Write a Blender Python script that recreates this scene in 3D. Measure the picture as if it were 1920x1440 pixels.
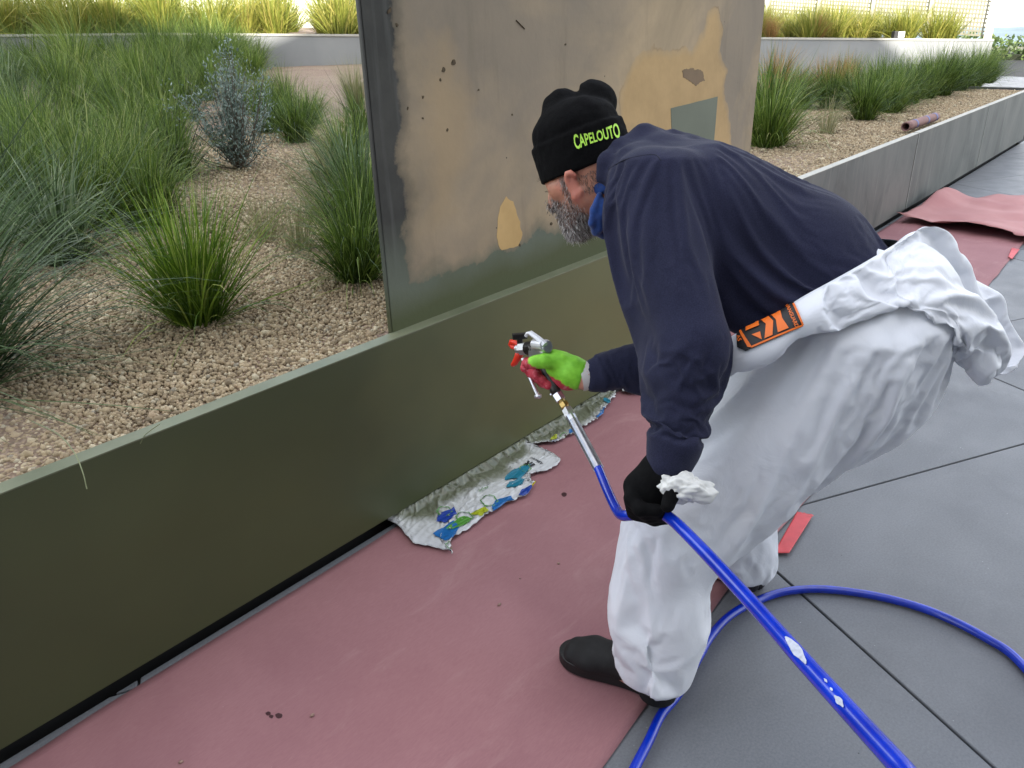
import bpy, bmesh, math, random
import numpy as np
from mathutils import Vector, Matrix
from mathutils.bvhtree import BVHTree
for o in list(bpy.data.objects): bpy.data.objects.remove(o)
SC = bpy.context.scene
COL = SC.collection
rad = math.radians
# ------------------------------------------------------------------ camera
CAMH = 1.5
FPX = 1459.0                      # focal length in pixels of a 1920 wide picture
RM = np.array([[0.649, -0.335, 0.683], [-0.760, -0.254, 0.598], [-0.026, -0.907, -0.419]])
def _frame():
    vz = np.array([92., 3156., FPX]); vx = np.array([1385., -712., FPX])
    dz = -vz / np.linalg.norm(vz)
    dx = vx - np.dot(vx, dz) * dz; dx /= np.linalg.norm(dx)
    return np.stack([dx, np.cross(dz, dx), dz])
RM = _frame()
CAMP = np.array([0., 0., CAMH])
def at(px, py, d):                # a point of the place, d metres deep
    return CAMP + RM @ np.array([px - 960, py - 720, FPX]) / FPX * d
def onz(px, py, z=0.0):           # ... on a level plane
    d = RM @ np.array([px - 960, py - 720, FPX]); return CAMP + (z - CAMH) / d[2] * d
def ony(px, py, y):               # ... on a plane parallel to the planter wall
    d = RM @ np.array([px - 960, py - 720, FPX]); return CAMP + y / d[1] * d
def proj(P):
    c = (np.asarray(P, float) - CAMP) @ RM
    return np.stack([960 + FPX * c[..., 0] / c[..., 2], 720 + FPX * c[..., 1] / c[..., 2], c[..., 2]], -1)
cam = bpy.data.cameras.new('camera'); camo = bpy.data.objects.new('camera', cam); COL.objects.link(camo)
cam.sensor_width = 36; cam.lens = FPX / 1920 * 36; cam.clip_start = 0.02; cam.clip_end = 20000
mw = Matrix.Identity(4)
for i in range(3):
    mw[i][0] = RM[i, 0]; mw[i][1] = -RM[i, 1]; mw[i][2] = -RM[i, 2]; mw[i][3] = CAMP[i]
camo.matrix_world = mw
SC.camera = camo
# ------------------------------------------------------------------ sky, sun, exposure
SUN_EL, SUN_AZ = rad(25), math.atan2(-0.5, -0.87)      # azimuth: direction TO the sun, (sin, cos) -> (x, y)
w = bpy.data.worlds.new('World'); SC.world = w; w.use_nodes = True
nt = w.node_tree; bg = nt.nodes['Background']
sky = nt.nodes.new('ShaderNodeTexSky'); sky.sky_type = 'NISHITA'; sky.sun_disc = False
sky.sun_elevation = SUN_EL; sky.sun_rotation = SUN_AZ; sky.air_density = 1.0; sky.dust_density = .9; sky.ozone_density = 1.0
tcw = nt.nodes.new('ShaderNodeTexCoord'); cn = nt.nodes.new('ShaderNodeTexNoise'); cn.inputs['Scale'].default_value = 2.2; cn.inputs['Detail'].default_value = 6
mpw = nt.nodes.new('ShaderNodeMapping'); mpw.inputs['Scale'].default_value = (1, 1, 2.4); nt.links.new(tcw.outputs['Generated'], mpw.inputs[0]); nt.links.new(mpw.outputs[0], cn.inputs['Vector'])
cr_ = nt.nodes.new('ShaderNodeValToRGB'); cr_.color_ramp.elements[0].position = .38; cr_.color_ramp.elements[1].position = .64; nt.links.new(cn.outputs['Fac'], cr_.inputs[0])
cmx = nt.nodes.new('ShaderNodeMixRGB'); cmx.inputs[2].default_value = (6.7, 6.45, 6.15, 1); nt.links.new(cr_.outputs[0], cmx.inputs[0]); nt.links.new(sky.outputs[0], cmx.inputs[1])   # broken white cloud
nt.links.new(cmx.outputs[0], bg.inputs[0]); bg.inputs[1].default_value = 0.15
sl = bpy.data.lights.new('sun', 'SUN'); sl.energy = 3.2; sl.angle = rad(0.5); sl.color = (1.0, 0.94, 0.85)
so = bpy.data.objects.new('sun', sl); COL.objects.link(so)
tos = Vector((math.sin(SUN_AZ) * math.cos(SUN_EL), math.cos(SUN_AZ) * math.cos(SUN_EL), math.sin(SUN_EL)))
so.rotation_euler = tos.to_track_quat('Z', 'Y').to_euler()
SC.view_settings.view_transform = 'Standard'; SC.view_settings.look = 'None'
SC.view_settings.exposure = 1.8; SC.view_settings.gamma = 1
SC.cycles.max_bounces = 5; SC.cycles.diffuse_bounces = 3; SC.cycles.glossy_bounces = 3
SC.cycles.transmission_bounces = 3; SC.cycles.transparent_max_bounces = 6
SC.cycles.use_denoising = True
# ------------------------------------------------------------------ helpers: objects
def link(o, parent=None):
    COL.objects.link(o)
    if parent is not None:
        o.parent = parent; o.matrix_parent_inverse = Matrix.Translation(-Vector(parent.location))
    return o
def tag(o, label=None, cat=None, group=None, kind=None):
    if label: o['label'] = label
    if cat: o['category'] = cat
    if group: o['group'] = group
    if kind: o['kind'] = kind
    return o
def mesh(name, V, F, mat=None, smooth=False, attrs=None, mats=None, fmat=None):
    me = bpy.data.meshes.new(name)
    V = np.asarray(V, np.float32)
    if isinstance(F, np.ndarray):
        n, k = F.shape
        me.vertices.add(len(V)); me.vertices.foreach_set('co', V.ravel())
        me.loops.add(n * k); me.loops.foreach_set('vertex_index', F.astype(np.int32).ravel())
        me.polygons.add(n); me.polygons.foreach_set('loop_start', np.arange(0, n * k, k, dtype=np.int32))
        me.update(calc_edges=True)
    else:
        me.from_pydata([tuple(map(float, v)) for v in V], [], F)
    me.validate(clean_customdata=False)
    if smooth: me.polygons.foreach_set('use_smooth', np.ones(len(me.polygons), bool))
    for a, vals in (attrs or {}).items():
        vals = np.asarray(vals, np.float32)
        if vals.ndim == 1:
            at_ = me.attributes.new(a, 'FLOAT', 'POINT'); at_.data.foreach_set('value', vals)
        else:
            at_ = me.attributes.new(a, 'FLOAT_VECTOR', 'POINT'); at_.data.foreach_set('vector', vals.ravel())
    for m in (mats or ([mat] if mat else [])): me.materials.append(m)
    if fmat is not None: me.polygons.foreach_set('material_index', np.asarray(fmat, np.int32))
    me.update()
    return me
def obj(name, V, F, mat=None, parent=None, **k):
    return link(bpy.data.objects.new(name, mesh(name, V, F, mat, **k)), parent)
def empty(name, loc=(0, 0, 0)):
    o = bpy.data.objects.new(name, None); o.location = loc; o.empty_display_size = 0.1
    return link(o)
class MB:                         # collects simple solids into one mesh
    def __init__(s): s.v = []; s.f = []
    def add(s, V, F):
        n = len(s.v); s.v += [tuple(map(float, v)) for v in V]; s.f += [tuple(i + n for i in f) for f in F]; return s
    def box(s, lo, hi, M=None):
        x0, y0, z0 = lo; x1, y1, z1 = hi
        V = [(x0, y0, z0), (x1, y0, z0), (x1, y1, z0), (x0, y1, z0), (x0, y0, z1), (x1, y0, z1), (x1, y1, z1), (x0, y1, z1)]
        if M is not None: V = [tuple(M @ Vector(v)) for v in V]
        return s.add(V, [(0, 3, 2, 1), (4, 5, 6, 7), (0, 1, 5, 4), (1, 2, 6, 5), (2, 3, 7, 6), (3, 0, 4, 7)])
    def tube(s, pts, r, n=12, cap=True):
        V, F = tube(pts, r, n, cap); return s.add(V, F)
    def build(s, name, mat, parent=None, smooth=False, bevel=0, **k):
        o = obj(name, s.v, s.f, mat, parent, smooth=smooth, **k)
        if bevel: bevelit(o, bevel)
        return o
def bevelit(o, wdt, seg=2):
    bm = bmesh.new(); bm.from_mesh(o.data)
    bmesh.ops.bevel(bm, geom=list(bm.edges), offset=wdt, segments=seg, profile=0.7, affect='EDGES', clamp_overlap=True)
    bm.to_mesh(o.data); bm.free()
def tube(pts, r, n=12, cap=True):
    P = np.array(pts, float); m = len(P)
    r = np.full(m, r, float) if np.isscalar(r) else np.asarray(r, float)
    T = np.gradient(P, axis=0); T /= np.linalg.norm(T, axis=1)[:, None] + 1e-12
    up = np.array([0, 0, 1.]) if abs(T[0, 2]) < .9 else np.array([1., 0, 0])
    N = np.cross(T[0], up); N /= np.linalg.norm(N); V = []
    for i in range(m):
        N = N - T[i] * np.dot(N, T[i]); N /= np.linalg.norm(N); B = np.cross(T[i], N)
        for j in range(n):
            a = 2 * math.pi * j / n; V.append(P[i] + r[i] * (math.cos(a) * N + math.sin(a) * B))
    F = [(i * n + j, i * n + (j + 1) % n, (i + 1) * n + (j + 1) % n, (i + 1) * n + j) for i in range(m - 1) for j in range(n)]
    if cap: F += [tuple(range(n))[::-1], tuple((m - 1) * n + j for j in range(n))]
    return V, F
def spline(pts, n=8):             # Catmull-Rom
    P = np.array(pts, float); P = np.vstack([2 * P[0] - P[1], P, 2 * P[-1] - P[-2]]); out = []
    for i in range(1, len(P) - 2):
        p0, p1, p2, p3 = P[i - 1:i + 3]
        for t in np.linspace(0, 1, n, endpoint=False):
            out.append(.5 * ((2 * p1) + (-p0 + p2) * t + (2 * p0 - 5 * p1 + 4 * p2 - p3) * t * t + (-p0 + 3 * p1 - 3 * p2 + p3) * t ** 3))
    out.append(P[-2]); return np.array(out)
def unit(v): v = np.asarray(v, float); return v / np.linalg.norm(v)
# ------------------------------------------------------------------ helpers: noise
def _h(ix, iy, iz, s):
    n = (ix * 374761393 + iy * 668265263 + iz * 2147483647 + s * 1274126177) & 0xffffffff
    n = ((n ^ (n >> 13)) * 1274126177) & 0xffffffff
    n = ((n ^ (n >> 16)) * 2246822519) & 0xffffffff
    return ((n ^ (n >> 15)) & 0xffff) / 32767.5 - 1.0
def vn(P, s=0):
    P = np.asarray(P, float); i = np.floor(P).astype(np.int64); f = P - i; f = f * f * f * (f * (f * 6 - 15) + 10); r = 0
    for a in (0, 1):
        for b in (0, 1):
            for c in (0, 1):
                wgt = (f[:, 0] if a else 1 - f[:, 0]) * (f[:, 1] if b else 1 - f[:, 1]) * (f[:, 2] if c else 1 - f[:, 2])
                r = r + wgt * _h(i[:, 0] + a, i[:, 1] + b, i[:, 2] + c, s)
    return r
def fbm(P, s=0, o=3):
    r = 0; a = 1.
    for k in range(o): r = r + a * vn(np.asarray(P) * 2 ** k, s + k * 17); a *= .5
    return r
def crumple(P, f, s=0, n=6):      # sharp folds, flat facets
    rg = np.random.default_rng(s); P = np.asarray(P, float)
    W = P + np.stack([vn(P * f * .6, s + 1), vn(P * f * .6, s + 2), vn(P * f * .6, s + 3)], -1) * (.45 / f); r = 0
    for k in range(n):
        d = rg.normal(size=3); d /= np.linalg.norm(d); m = rg.uniform(.5, 1.7)
        x = W @ d * f * m + rg.uniform(); t = np.abs(x - np.floor(x) - .5) * 2 - .5
        r = r + t / m * np.clip(.55 + .9 * vn(P * f * .5, s + 11 + k), 0, 1.3)
    return r / n
def normals(V, F):
    N = np.zeros_like(V); a = V[F[:, 0]]; b = V[F[:, 1]]; c = V[F[:, 2]]; d = V[F[:, 3]] if F.shape[1] == 4 else V[F[:, 0]]
    n = np.cross(c - a, (d - b) if F.shape[1] == 4 else (b - a) * -1)
    for k in range(F.shape[1]): np.add.at(N, F[:, k], n)
    return N / (np.linalg.norm(N, axis=1)[:, None] + 1e-12)
# ------------------------------------------------------------------ helpers: implicit solids -> mesh (surface nets)
class Field:
    def __init__(s, lo, hi, h):
        s.lo = np.array(lo, float); s.h = h
        s.n = np.ceil((np.array(hi) - s.lo) / h).astype(int) + 1
        s.D = np.full(s.n, .2, np.float32)
    def _sub(s, lo, hi):
        a = np.clip(np.floor((np.array(lo) - s.lo) / s.h).astype(int), 0, s.n); b = np.clip(np.ceil((np.array(hi) - s.lo) / s.h).astype(int) + 1, 0, s.n)
        sl = tuple(slice(a[i], b[i]) for i in range(3))
        ax = [(s.lo[i] + s.h * np.arange(a[i], b[i])).astype(np.float32) for i in range(3)]
        return sl, (ax[0][:, None, None], ax[1][None, :, None], ax[2][None, None, :])
    def _mix(s, sl, d, k, op):
        D = s.D[sl]
        if D.size == 0: return
        if op == 'add':
            hh = np.clip(.5 + .5 * (D - d) / k, 0, 1); s.D[sl] = D + (d - D) * hh - k * hh * (1 - hh)
        else:                     # cut
            d = -d; hh = np.clip(.5 - .5 * (D - d) / k, 0, 1); s.D[sl] = D + (d - D) * hh + k * hh * (1 - hh)
    def seg(s, a, b, ra, rb=None, k=.02, op='add'):
        rb = ra if rb is None else rb; a = np.array(a, float); b = np.array(b, float); m = max(ra, rb) + max(.06, k + .02)
        sl, (X, Y, Z) = s._sub(np.minimum(a, b) - m, np.maximum(a, b) + m)
        ba = b - a; L = ba @ ba + 1e-12
        t = np.clip(((X - a[0]) * ba[0] + (Y - a[1]) * ba[1] + (Z - a[2]) * ba[2]) / L, 0, 1)
        d = np.sqrt((X - a[0] - t * ba[0]) ** 2 + (Y - a[1] - t * ba[1]) ** 2 + (Z - a[2] - t * ba[2]) ** 2) - (ra + t * (rb - ra))
        s._mix(sl, d, k, op); return s
    def path(s, pts, r, k=.02, op='add'):
        r = [r] * len(pts) if np.isscalar(r) else r
        for i in range(len(pts) - 1): s.seg(pts[i], pts[i + 1], r[i], r[i + 1], k, op)
        return s
    def eseg(s, a, b, wa, wb, side, k=.03, op='add'):   # elliptic tapered trunk, (half width, half depth) at each end
        a = np.array(a, float); b = np.array(b, float); m = max(*wa, *wb) + max(.06, k + .04)
        sl, (X, Y, Z) = s._sub(np.minimum(a, b) - m, np.maximum(a, b) + m)
        ba = b - a; L = ba @ ba; u = ba / math.sqrt(L); sd = unit(np.array(side) - u * np.dot(side, u)); fr = np.cross(u, sd)
        t = np.clip(((X - a[0]) * ba[0] + (Y - a[1]) * ba[1] + (Z - a[2]) * ba[2]) / L, 0, 1)
        x = X - a[0] - t * ba[0]; y = Y - a[1] - t * ba[1]; z = Z - a[2] - t * ba[2]
        W = wa[0] + t * (wb[0] - wa[0]); Dp = wa[1] + t * (wb[1] - wa[1])
        vs = x * sd[0] + y * sd[1] + z * sd[2]; vf = x * fr[0] + y * fr[1] + z * fr[2]; vu = x * u[0] + y * u[1] + z * u[2]
        d = (np.sqrt((vs / W) ** 2 + (vf / Dp) ** 2 + (vu / np.minimum(W, Dp)) ** 2) - 1) * np.minimum(W, Dp)
        s._mix(sl, d, k, op); return s
    def ell(s, c, r, axes=None, k=.02, op='add'):
        c = np.array(c, float); m = max(r) + max(.06, k + .03); A = np.eye(3) if axes is None else np.array([unit(x) for x in axes])
        sl, (X, Y, Z) = s._sub(c - m, c + m); q = 0
        for i in range(3): q = q + (((X - c[0]) * A[i, 0] + (Y - c[1]) * A[i, 1] + (Z - c[2]) * A[i, 2]) / r[i]) ** 2
        s._mix(sl, (np.sqrt(q) - 1) * min(r), k, op); return s
    def plane(s, p, n, lo=None, hi=None, k=.004):       # keep the side the normal points away from
        n = unit(n); p = np.array(p, float); hi_ = s.lo + s.h * s.n
        sl, (X, Y, Z) = s._sub(s.lo if lo is None else lo, hi_ if hi is None else hi)
        d = -((X - p[0]) * n[0] + (Y - p[1]) * n[1] + (Z - p[2]) * n[2])
        s._mix(sl, d, k, 'cut'); return s
    def mesh(s):
        D = s.D; S = D < 0; n = np.array(D.shape); c = np.zeros(n - 1, np.uint8)
        cs = [(a, b, e) for a in (0, 1) for b in (0, 1) for e in (0, 1)]
        for a, b, e in cs: c += S[a:n[0] - 1 + a, b:n[1] - 1 + b, e:n[2] - 1 + e]
        act = (c > 0) & (c < 8); idx = np.argwhere(act); vid = np.full(n - 1, -1, np.int32); vid[act] = np.arange(len(idx))
        pos = np.zeros((len(idx), 3)); cnt = np.zeros(len(idx))
        for p in cs:
            for ax in range(3):
                if p[ax]: continue
                q = list(p); q[ax] = 1; q = tuple(q)
                d0 = D[idx[:, 0] + p[0], idx[:, 1] + p[1], idx[:, 2] + p[2]]; d1 = D[idx[:, 0] + q[0], idx[:, 1] + q[1], idx[:, 2] + q[2]]
                m = (d0 < 0) != (d1 < 0); t = np.where(m, d0 / np.where(m, d0 - d1, 1), 0)
                pos[m] += np.array(p) + t[m, None] * (np.array(q) - np.array(p)); cnt += m
        V = (idx + pos / cnt[:, None]) * s.h + s.lo; Fs = []
        for ax in range(3):
            u, v = (ax + 1) % 3, (ax + 2) % 3
            lo = [slice(1, -1)] * 3; hi = [slice(1, -1)] * 3; lo[ax] = slice(0, -1); hi[ax] = slice(1, None)
            a_ = S[tuple(lo)]; e = np.argwhere(a_ != S[tuple(hi)])
            base = e.copy(); base[:, u] += 1; base[:, v] += 1
            ins = a_[e[:, 0], e[:, 1], e[:, 2]]; q = []
            for du, dv in ((-1, -1), (0, -1), (0, 0), (-1, 0)):
                w_ = base.copy(); w_[:, u] += du; w_[:, v] += dv; q.append(vid[w_[:, 0], w_[:, 1], w_[:, 2]])
            q = np.stack(q, 1); q[~ins] = q[~ins][:, ::-1]; Fs.append(q)
        F = np.vstack(Fs); return V, F
def relax(V, F, it=2, lam=.5):
    for _ in range(it):
        A = np.zeros_like(V); C = np.zeros(len(V))
        for k in range(4):
            for j in (1, 3): np.add.at(A, F[:, k], V[F[:, (k + j) % 4]]); np.add.at(C, F[:, k], 1)
        V = V + lam * (A / C[:, None] - V)
    return V
# ------------------------------------------------------------------ helpers: materials
def lin(c):
    c = [x / 255 for x in c]; return tuple(x / 12.92 if x <= .04045 else ((x + .055) / 1.055) ** 2.4 for x in c) + (1.,)
class Mat:
    def __init__(s, name):
        s.m = bpy.data.materials.new(name); s.m.use_nodes = True; s.t = s.m.node_tree
        s.b = s.t.nodes['Principled BSDF']
    def n(s, typ, **k):
        x = s.t.nodes.new('ShaderNode' + typ)
        for a, v in k.items():
            if hasattr(x, a): setattr(x, a, v)
            else: x.inputs[a.replace('_', ' ')].default_value = v
        return x
    def l(s, a, b): s.t.links.new(a, b)
    def co(s, scale=(1, 1, 1), kind='Object', rot=(0, 0, 0)):
        tc = s.n('TexCoord'); mp = s.n('Mapping'); mp.inputs['Scale'].default_value = scale; mp.inputs['Rotation'].default_value = rot
        s.l(tc.outputs[kind], mp.inputs[0]); return mp.outputs[0]
    def noise(s, co, scale, detail=4, rough=.55, dist=0):
        x = s.n('TexNoise'); x.inputs['Scale'].default_value = scale; x.inputs['Detail'].default_value = detail
        x.inputs['Roughness'].default_value = rough; x.inputs['Distortion'].default_value = dist; s.l(co, x.inputs['Vector']); return x.outputs['Fac']
    def voro(s, co, scale, feat='F1', out='Distance'):
        x = s.n('TexVoronoi'); x.feature = feat; x.inputs['Scale'].default_value = scale; s.l(co, x.inputs['Vector']); return x.outputs[out]
    def ramp(s, fac, stops, interp='LINEAR'):
        x = s.n('ValToRGB'); x.color_ramp.interpolation = interp; e = x.color_ramp.elements
        while len(e) < len(stops): e.new(.5)
        for q, (p, c) in zip(e, stops): q.position = p; q.color = c if len(c) == 4 else lin(c)
        s.l(fac, x.inputs[0]); return x.outputs[0]
    def mix(s, fac, a, b, typ='MIX'):
        x = s.n('MixRGB'); x.blend_type = typ
        for i, v in ((0, fac), (1, a), (2, b)):
            if isinstance(v, (int, float)): x.inputs[i].default_value = v
            elif isinstance(v, tuple): x.inputs[i].default_value = v if len(v) == 4 else lin(v)
            else: s.l(v, x.inputs[i])
        return x.outputs[0]
    def math(s, op, a, b=0.):
        x = s.n('Math'); x.operation = op
        for i, v in ((0, a), (1, b)):
            if isinstance(v, (int, float)): x.inputs[i].default_value = v
            else: s.l(v, x.inputs[i])
        return x.outputs[0]
    def attr(s, name, out='Fac'):
        x = s.n('Attribute'); x.attribute_name = name; return x.outputs[out]
    def col(s, c):
        if isinstance(c, tuple): s.b.inputs['Base Color'].default_value = c if len(c) == 4 else lin(c)
        else: s.l(c, s.b.inputs['Base Color'])
        return s
    def set(s, **k):
        for a, v in k.items():
            i = s.b.inputs[a.replace('_', ' ')]
            if isinstance(v, (int, float, tuple)): i.default_value = v
            else: s.l(v, i)
        return s
    def bump(s, h, strength=.5, dist=.01):
        x = s.n('Bump'); x.inputs['Strength'].default_value = strength; x.inputs['Distance'].default_value = dist
        s.l(h, x.inputs['Height'])
        prev = s.b.inputs['Normal'].links
        if prev: s.l(prev[0].from_socket, x.inputs['Normal'])
        s.l(x.outputs[0], s.b.inputs['Normal']); return s
def plain(name, c, rough=.6, metal=0., var=.15, vs=12., bump=None, spec=.5, kind='Object'):
    m = Mat(name); co = m.co(kind=kind); n = m.noise(co, vs, 5)
    cl = lin(c) if len(c) == 3 else c
    a = tuple(x * (1 - var) for x in cl[:3]) + (1.,); b = tuple(min(1, x * (1 + var)) for x in cl[:3]) + (1.,)
    m.col(m.ramp(n, [(.3, a), (.7, b)])); m.set(Roughness=rough, Metallic=metal, Specular_IOR_Level=spec)
    if bump: m.bump(m.noise(co, bump[0], 4), bump[1], bump[2])
    return m.m
rng = np.random.default_rng(7); random.seed(7)
# thin plate from a flat outline (front on the side of nrm), ragged edge
def ragged(pts, amp, step, seed):
    P = np.array(pts, float); out = []
    for i in range(len(P)):
        a, b = P[i], P[(i + 1) % len(P)]; n = max(1, int(np.linalg.norm(b - a) / step))
        for k in range(n): out.append(a + (b - a) * k / n)
    out = np.array(out)
    return out + np.stack([fbm(out / step * .45, seed + j) for j in range(3)], -1) * amp
def plate(name, pts, nrm, thick, mat, parent=None):
    P = np.array(pts, float); n = len(P); nrm = unit(nrm); Q = P - nrm * thick
    poly = sum((np.cross(P[i], P[(i + 1) % n]) for i in range(n)), np.zeros(3))
    idx = list(range(n)); idx = idx if poly @ nrm > 0 else idx[::-1]
    F = [tuple(idx)] + [(idx[i], n + idx[i], n + idx[(i + 1) % n], idx[(i + 1) % n]) for i in range(n)]
    return obj(name, np.vstack([P, Q]), F, mat, parent)
def textmesh(body, size=1., bold=0.):
    cu = bpy.data.curves.new('lettering', 'FONT'); cu.body = body; cu.size = size; cu.offset = bold; cu.resolution_u = 3
    cu.align_x = 'CENTER'; cu.align_y = 'CENTER'
    o = bpy.data.objects.new('lettering', cu); COL.objects.link(o)
    dg = bpy.context.evaluated_depsgraph_get(); me = bpy.data.meshes.new_from_object(o.evaluated_get(dg))
    bm = bmesh.new(); bm.from_mesh(me); bmesh.ops.triangulate(bm, faces=list(bm.faces))
    V = np.array([v.co[:] for v in bm.verts]); F = [tuple(v.index for v in f.verts) for f in bm.faces]; bm.free()
    COL.objects.unlink(o); bpy.data.objects.remove(o); bpy.data.curves.remove(cu); bpy.data.meshes.remove(me)
    return V[:, :2], F
def subdiv2d(V, F, it=1):         # triangles only
    V = [tuple(v) for v in V]
    for _ in range(it):
        cache = {}; nf = []
        def mid(a, b):
            k = (min(a, b), max(a, b))
            if k not in cache: V.append(tuple((np.array(V[a]) + np.array(V[b])) / 2)); cache[k] = len(V) - 1
            return cache[k]
        for a, b, c in F:
            x, y, z = mid(a, b), mid(b, c), mid(c, a); nf += [(a, x, z), (x, b, y), (z, y, c), (x, y, z)]
        F = nf
    return np.array(V), F
def decal(name, V2, F, org, ux, uy, bvh, mat, parent, off=.0012, reach=.25):
    ux = unit(ux); uy = unit(uy); n = np.cross(ux, uy); out = []
    for x, y in V2:
        p = np.array(org) + ux * x + uy * y
        h = bvh.ray_cast(Vector(p + n * reach), Vector(-n), reach * 2)
        if h[0] is None: h = bvh.find_nearest(Vector(p))
        nn = np.array(h[1]); nn = nn if nn @ n > 0 else -nn
        out.append(np.array(h[0]) + nn * off + n * off)
    return obj(name, out, F, mat, parent)
def bvh_of(V, F): return BVHTree.FromPolygons([Vector(v) for v in V], [tuple(int(i) for i in f) for f in F])
# ---- cloth: let the garments settle on the body
def drape(V, F, pin, bodies, frames=16, shrink=-.1, mass=.12, tens=25., bend=.5, q=4, grav=1., damp=5.):
    o = obj('draping', V, F, None); vg = o.vertex_groups.new(name='pin'); pin = np.asarray(pin, float); bs = []
    for lv in (1., .5, .2):
        ii = np.where(np.abs(pin - lv) < 1e-3)[0]
        if len(ii): vg.add([int(i) for i in ii], lv, 'REPLACE')
    for bv, bf in bodies:
        b = obj('draping_body', bv, bf); b.modifiers.new('c', 'COLLISION'); b.collision.thickness_outer = .006; b.collision.cloth_friction = 8; bs.append(b)
    m = o.modifiers.new('cloth', 'CLOTH'); s = m.settings; s.quality = q; s.mass = mass; s.tension_stiffness = tens; s.compression_stiffness = tens; s.shear_stiffness = tens * .5; s.bending_stiffness = bend
    s.tension_damping = damp; s.compression_damping = damp; s.air_damping = 1.5; s.shrink_min = shrink; s.vertex_group_mass = 'pin'; s.pin_stiffness = 1; s.effector_weights.gravity = grav
    c = m.collision_settings; c.use_collision = True; c.distance_min = .004; c.use_self_collision = False; c.collision_quality = 2
    m.point_cache.frame_start = 1; m.point_cache.frame_end = frames; SC.frame_start = 1; SC.frame_end = frames
    for f_ in range(1, frames + 1): SC.frame_set(f_)
    e = o.evaluated_get(bpy.context.evaluated_depsgraph_get()); me = e.to_mesh(); R_ = np.zeros(len(me.vertices) * 3, np.float32); me.vertices.foreach_get('co', R_); e.to_mesh_clear()
    for b in bs + [o]: bpy.data.objects.remove(b)
    SC.frame_set(1); return R_.reshape(-1, 3).astype(float)
def subsurf(o, n=1): m = o.modifiers.new('smooth', 'SUBSURF'); m.levels = n; m.render_levels = n; return o
# ================================================================== SETTING
YW = 1.716                       # front of the planter wall
ZT = 0.645                       # its top
def gz(x, y): return 0.605 + 0.03 * np.clip(np.asarray(y) - 3.0, 0, 9.5)
def onbed(px, py):
    z = .605
    for _ in range(6):
        p = onz(px, py, z); z = float(gz(p[0], p[1]))
    return p
# ---- ground to the horizon
mg = Mat('earth'); cg = mg.co(); mg.col(mg.ramp(mg.noise(cg, .02, 6), [(.3, (88, 92, 70)), (.6, (120, 116, 96)), (.8, (98, 104, 76))])); mg.set(Roughness=.95)
gr_r = [0, 12, 30, 48, 90, 200, 420, 900, 2200, 6000]; gr_z = [-.08, -.08, -.08, -.3, -6, -24, -52, -66, -72, -110]; gv = [(0, 0, -.08)]; gf = []; NA = 64
for r, z in list(zip(gr_r, gr_z))[1:]: gv += [(r * math.cos(2 * math.pi * k / NA), r * math.sin(2 * math.pi * k / NA), z) for k in range(NA)]
gf += [(0, 1 + k, 1 + (k + 1) % NA) for k in range(NA)] + [(1 + i * NA + k, 1 + (i + 1) * NA + k, 1 + (i + 1) * NA + (k + 1) % NA, 1 + i * NA + (k + 1) % NA) for i in range(len(gr_r) - 2) for k in range(NA)]
tag(obj('ground', gv, gf, mg.m, smooth=True), kind='structure')
# ---- pavement of large slabs
mp_ = Mat('paving_stone'); c = mp_.co(); oi = mp_.n('ObjectInfo')
base = mp_.ramp(mp_.noise(c, 2.2, 6, .6), [(.3, (97, 100, 105)), (.7, (112, 115, 118))])
base = mp_.mix(.5, base, mp_.ramp(oi.outputs['Random'], [(0, (98, 101, 106)), (1, (110, 112, 115))]))
fine = mp_.noise(c, 160, 3, .7); base = mp_.mix(.18, base, mp_.ramp(fine, [(.3, (60, 62, 66)), (.7, (150, 152, 155))]))
spk = mp_.ramp(mp_.voro(c, 26), [(.035, (1, 1, 1, 1)), (.06, (0, 0, 0, 1))]); gate = mp_.ramp(mp_.noise(c, 3.1, 3), [(.5, (0, 0, 0, 1)), (.62, (.8, .8, .8, 1))])
base = mp_.mix(mp_.mix(1., spk, gate, 'MULTIPLY'), base, (176, 178, 178))
spk2 = mp_.ramp(mp_.voro(mp_.co((1, 1, 1), rot=(0, 0, .7)), 9), [(.012, (1, 1, 1, 1)), (.022, (0, 0, 0, 1))])
base = mp_.mix(spk2, base, (58, 58, 58))
base = mp_.mix(mp_.ramp(mp_.noise(mp_.co((1, 1.4, 1)), .9, 6, .65, .8), [(.5, (0, 0, 0, 1)), (.72, (.4, .4, .4, 1))]), base, (78, 80, 84)); base = mp_.mix(mp_.ramp(mp_.noise(mp_.co((1, 1, 1), rot=(0, 0, 1.1)), 3.1, 6, .7, 1.), [(.58, (0, 0, 0, 1)), (.76, (.3, .3, .3, 1))]), base, (140, 142, 144))
mp_.col(base); mp_.set(Roughness=mp_.ramp(mp_.noise(c, 5, 4), [(.3, (.42, .42, .42, 1)), (.7, (.6, .6, .6, 1))])); mp_.bump(fine, .12, .002)
PAVE = mp_.m
joint = plain('joint_sand', (34, 34, 35), .95, var=.3, vs=60)
pav = tag(obj('pavement', [(-7, -6, -.014), (40, -6, -.014), (40, 1.735, -.014), (-7, 1.735, -.014), (11.8, 1.735, -.014), (40, 9, -.014), (11.8, 9, -.014)],
              [(0, 1, 2, 4, 3), (4, 2, 5, 6)], joint), kind='structure')
um = unit([.881, -.4735]); un = np.array([-um[1], um[0]])
def clipy(poly, ym):
    out = []
    for i in range(len(poly)):
        a, b = poly[i], poly[(i + 1) % len(poly)]
        if a[1] <= ym: out.append(a)
        if (a[1] - ym) * (b[1] - ym) < 0: t = (ym - a[1]) / (b[1] - a[1]); out.append(a + t * (b - a))
    return out
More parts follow.
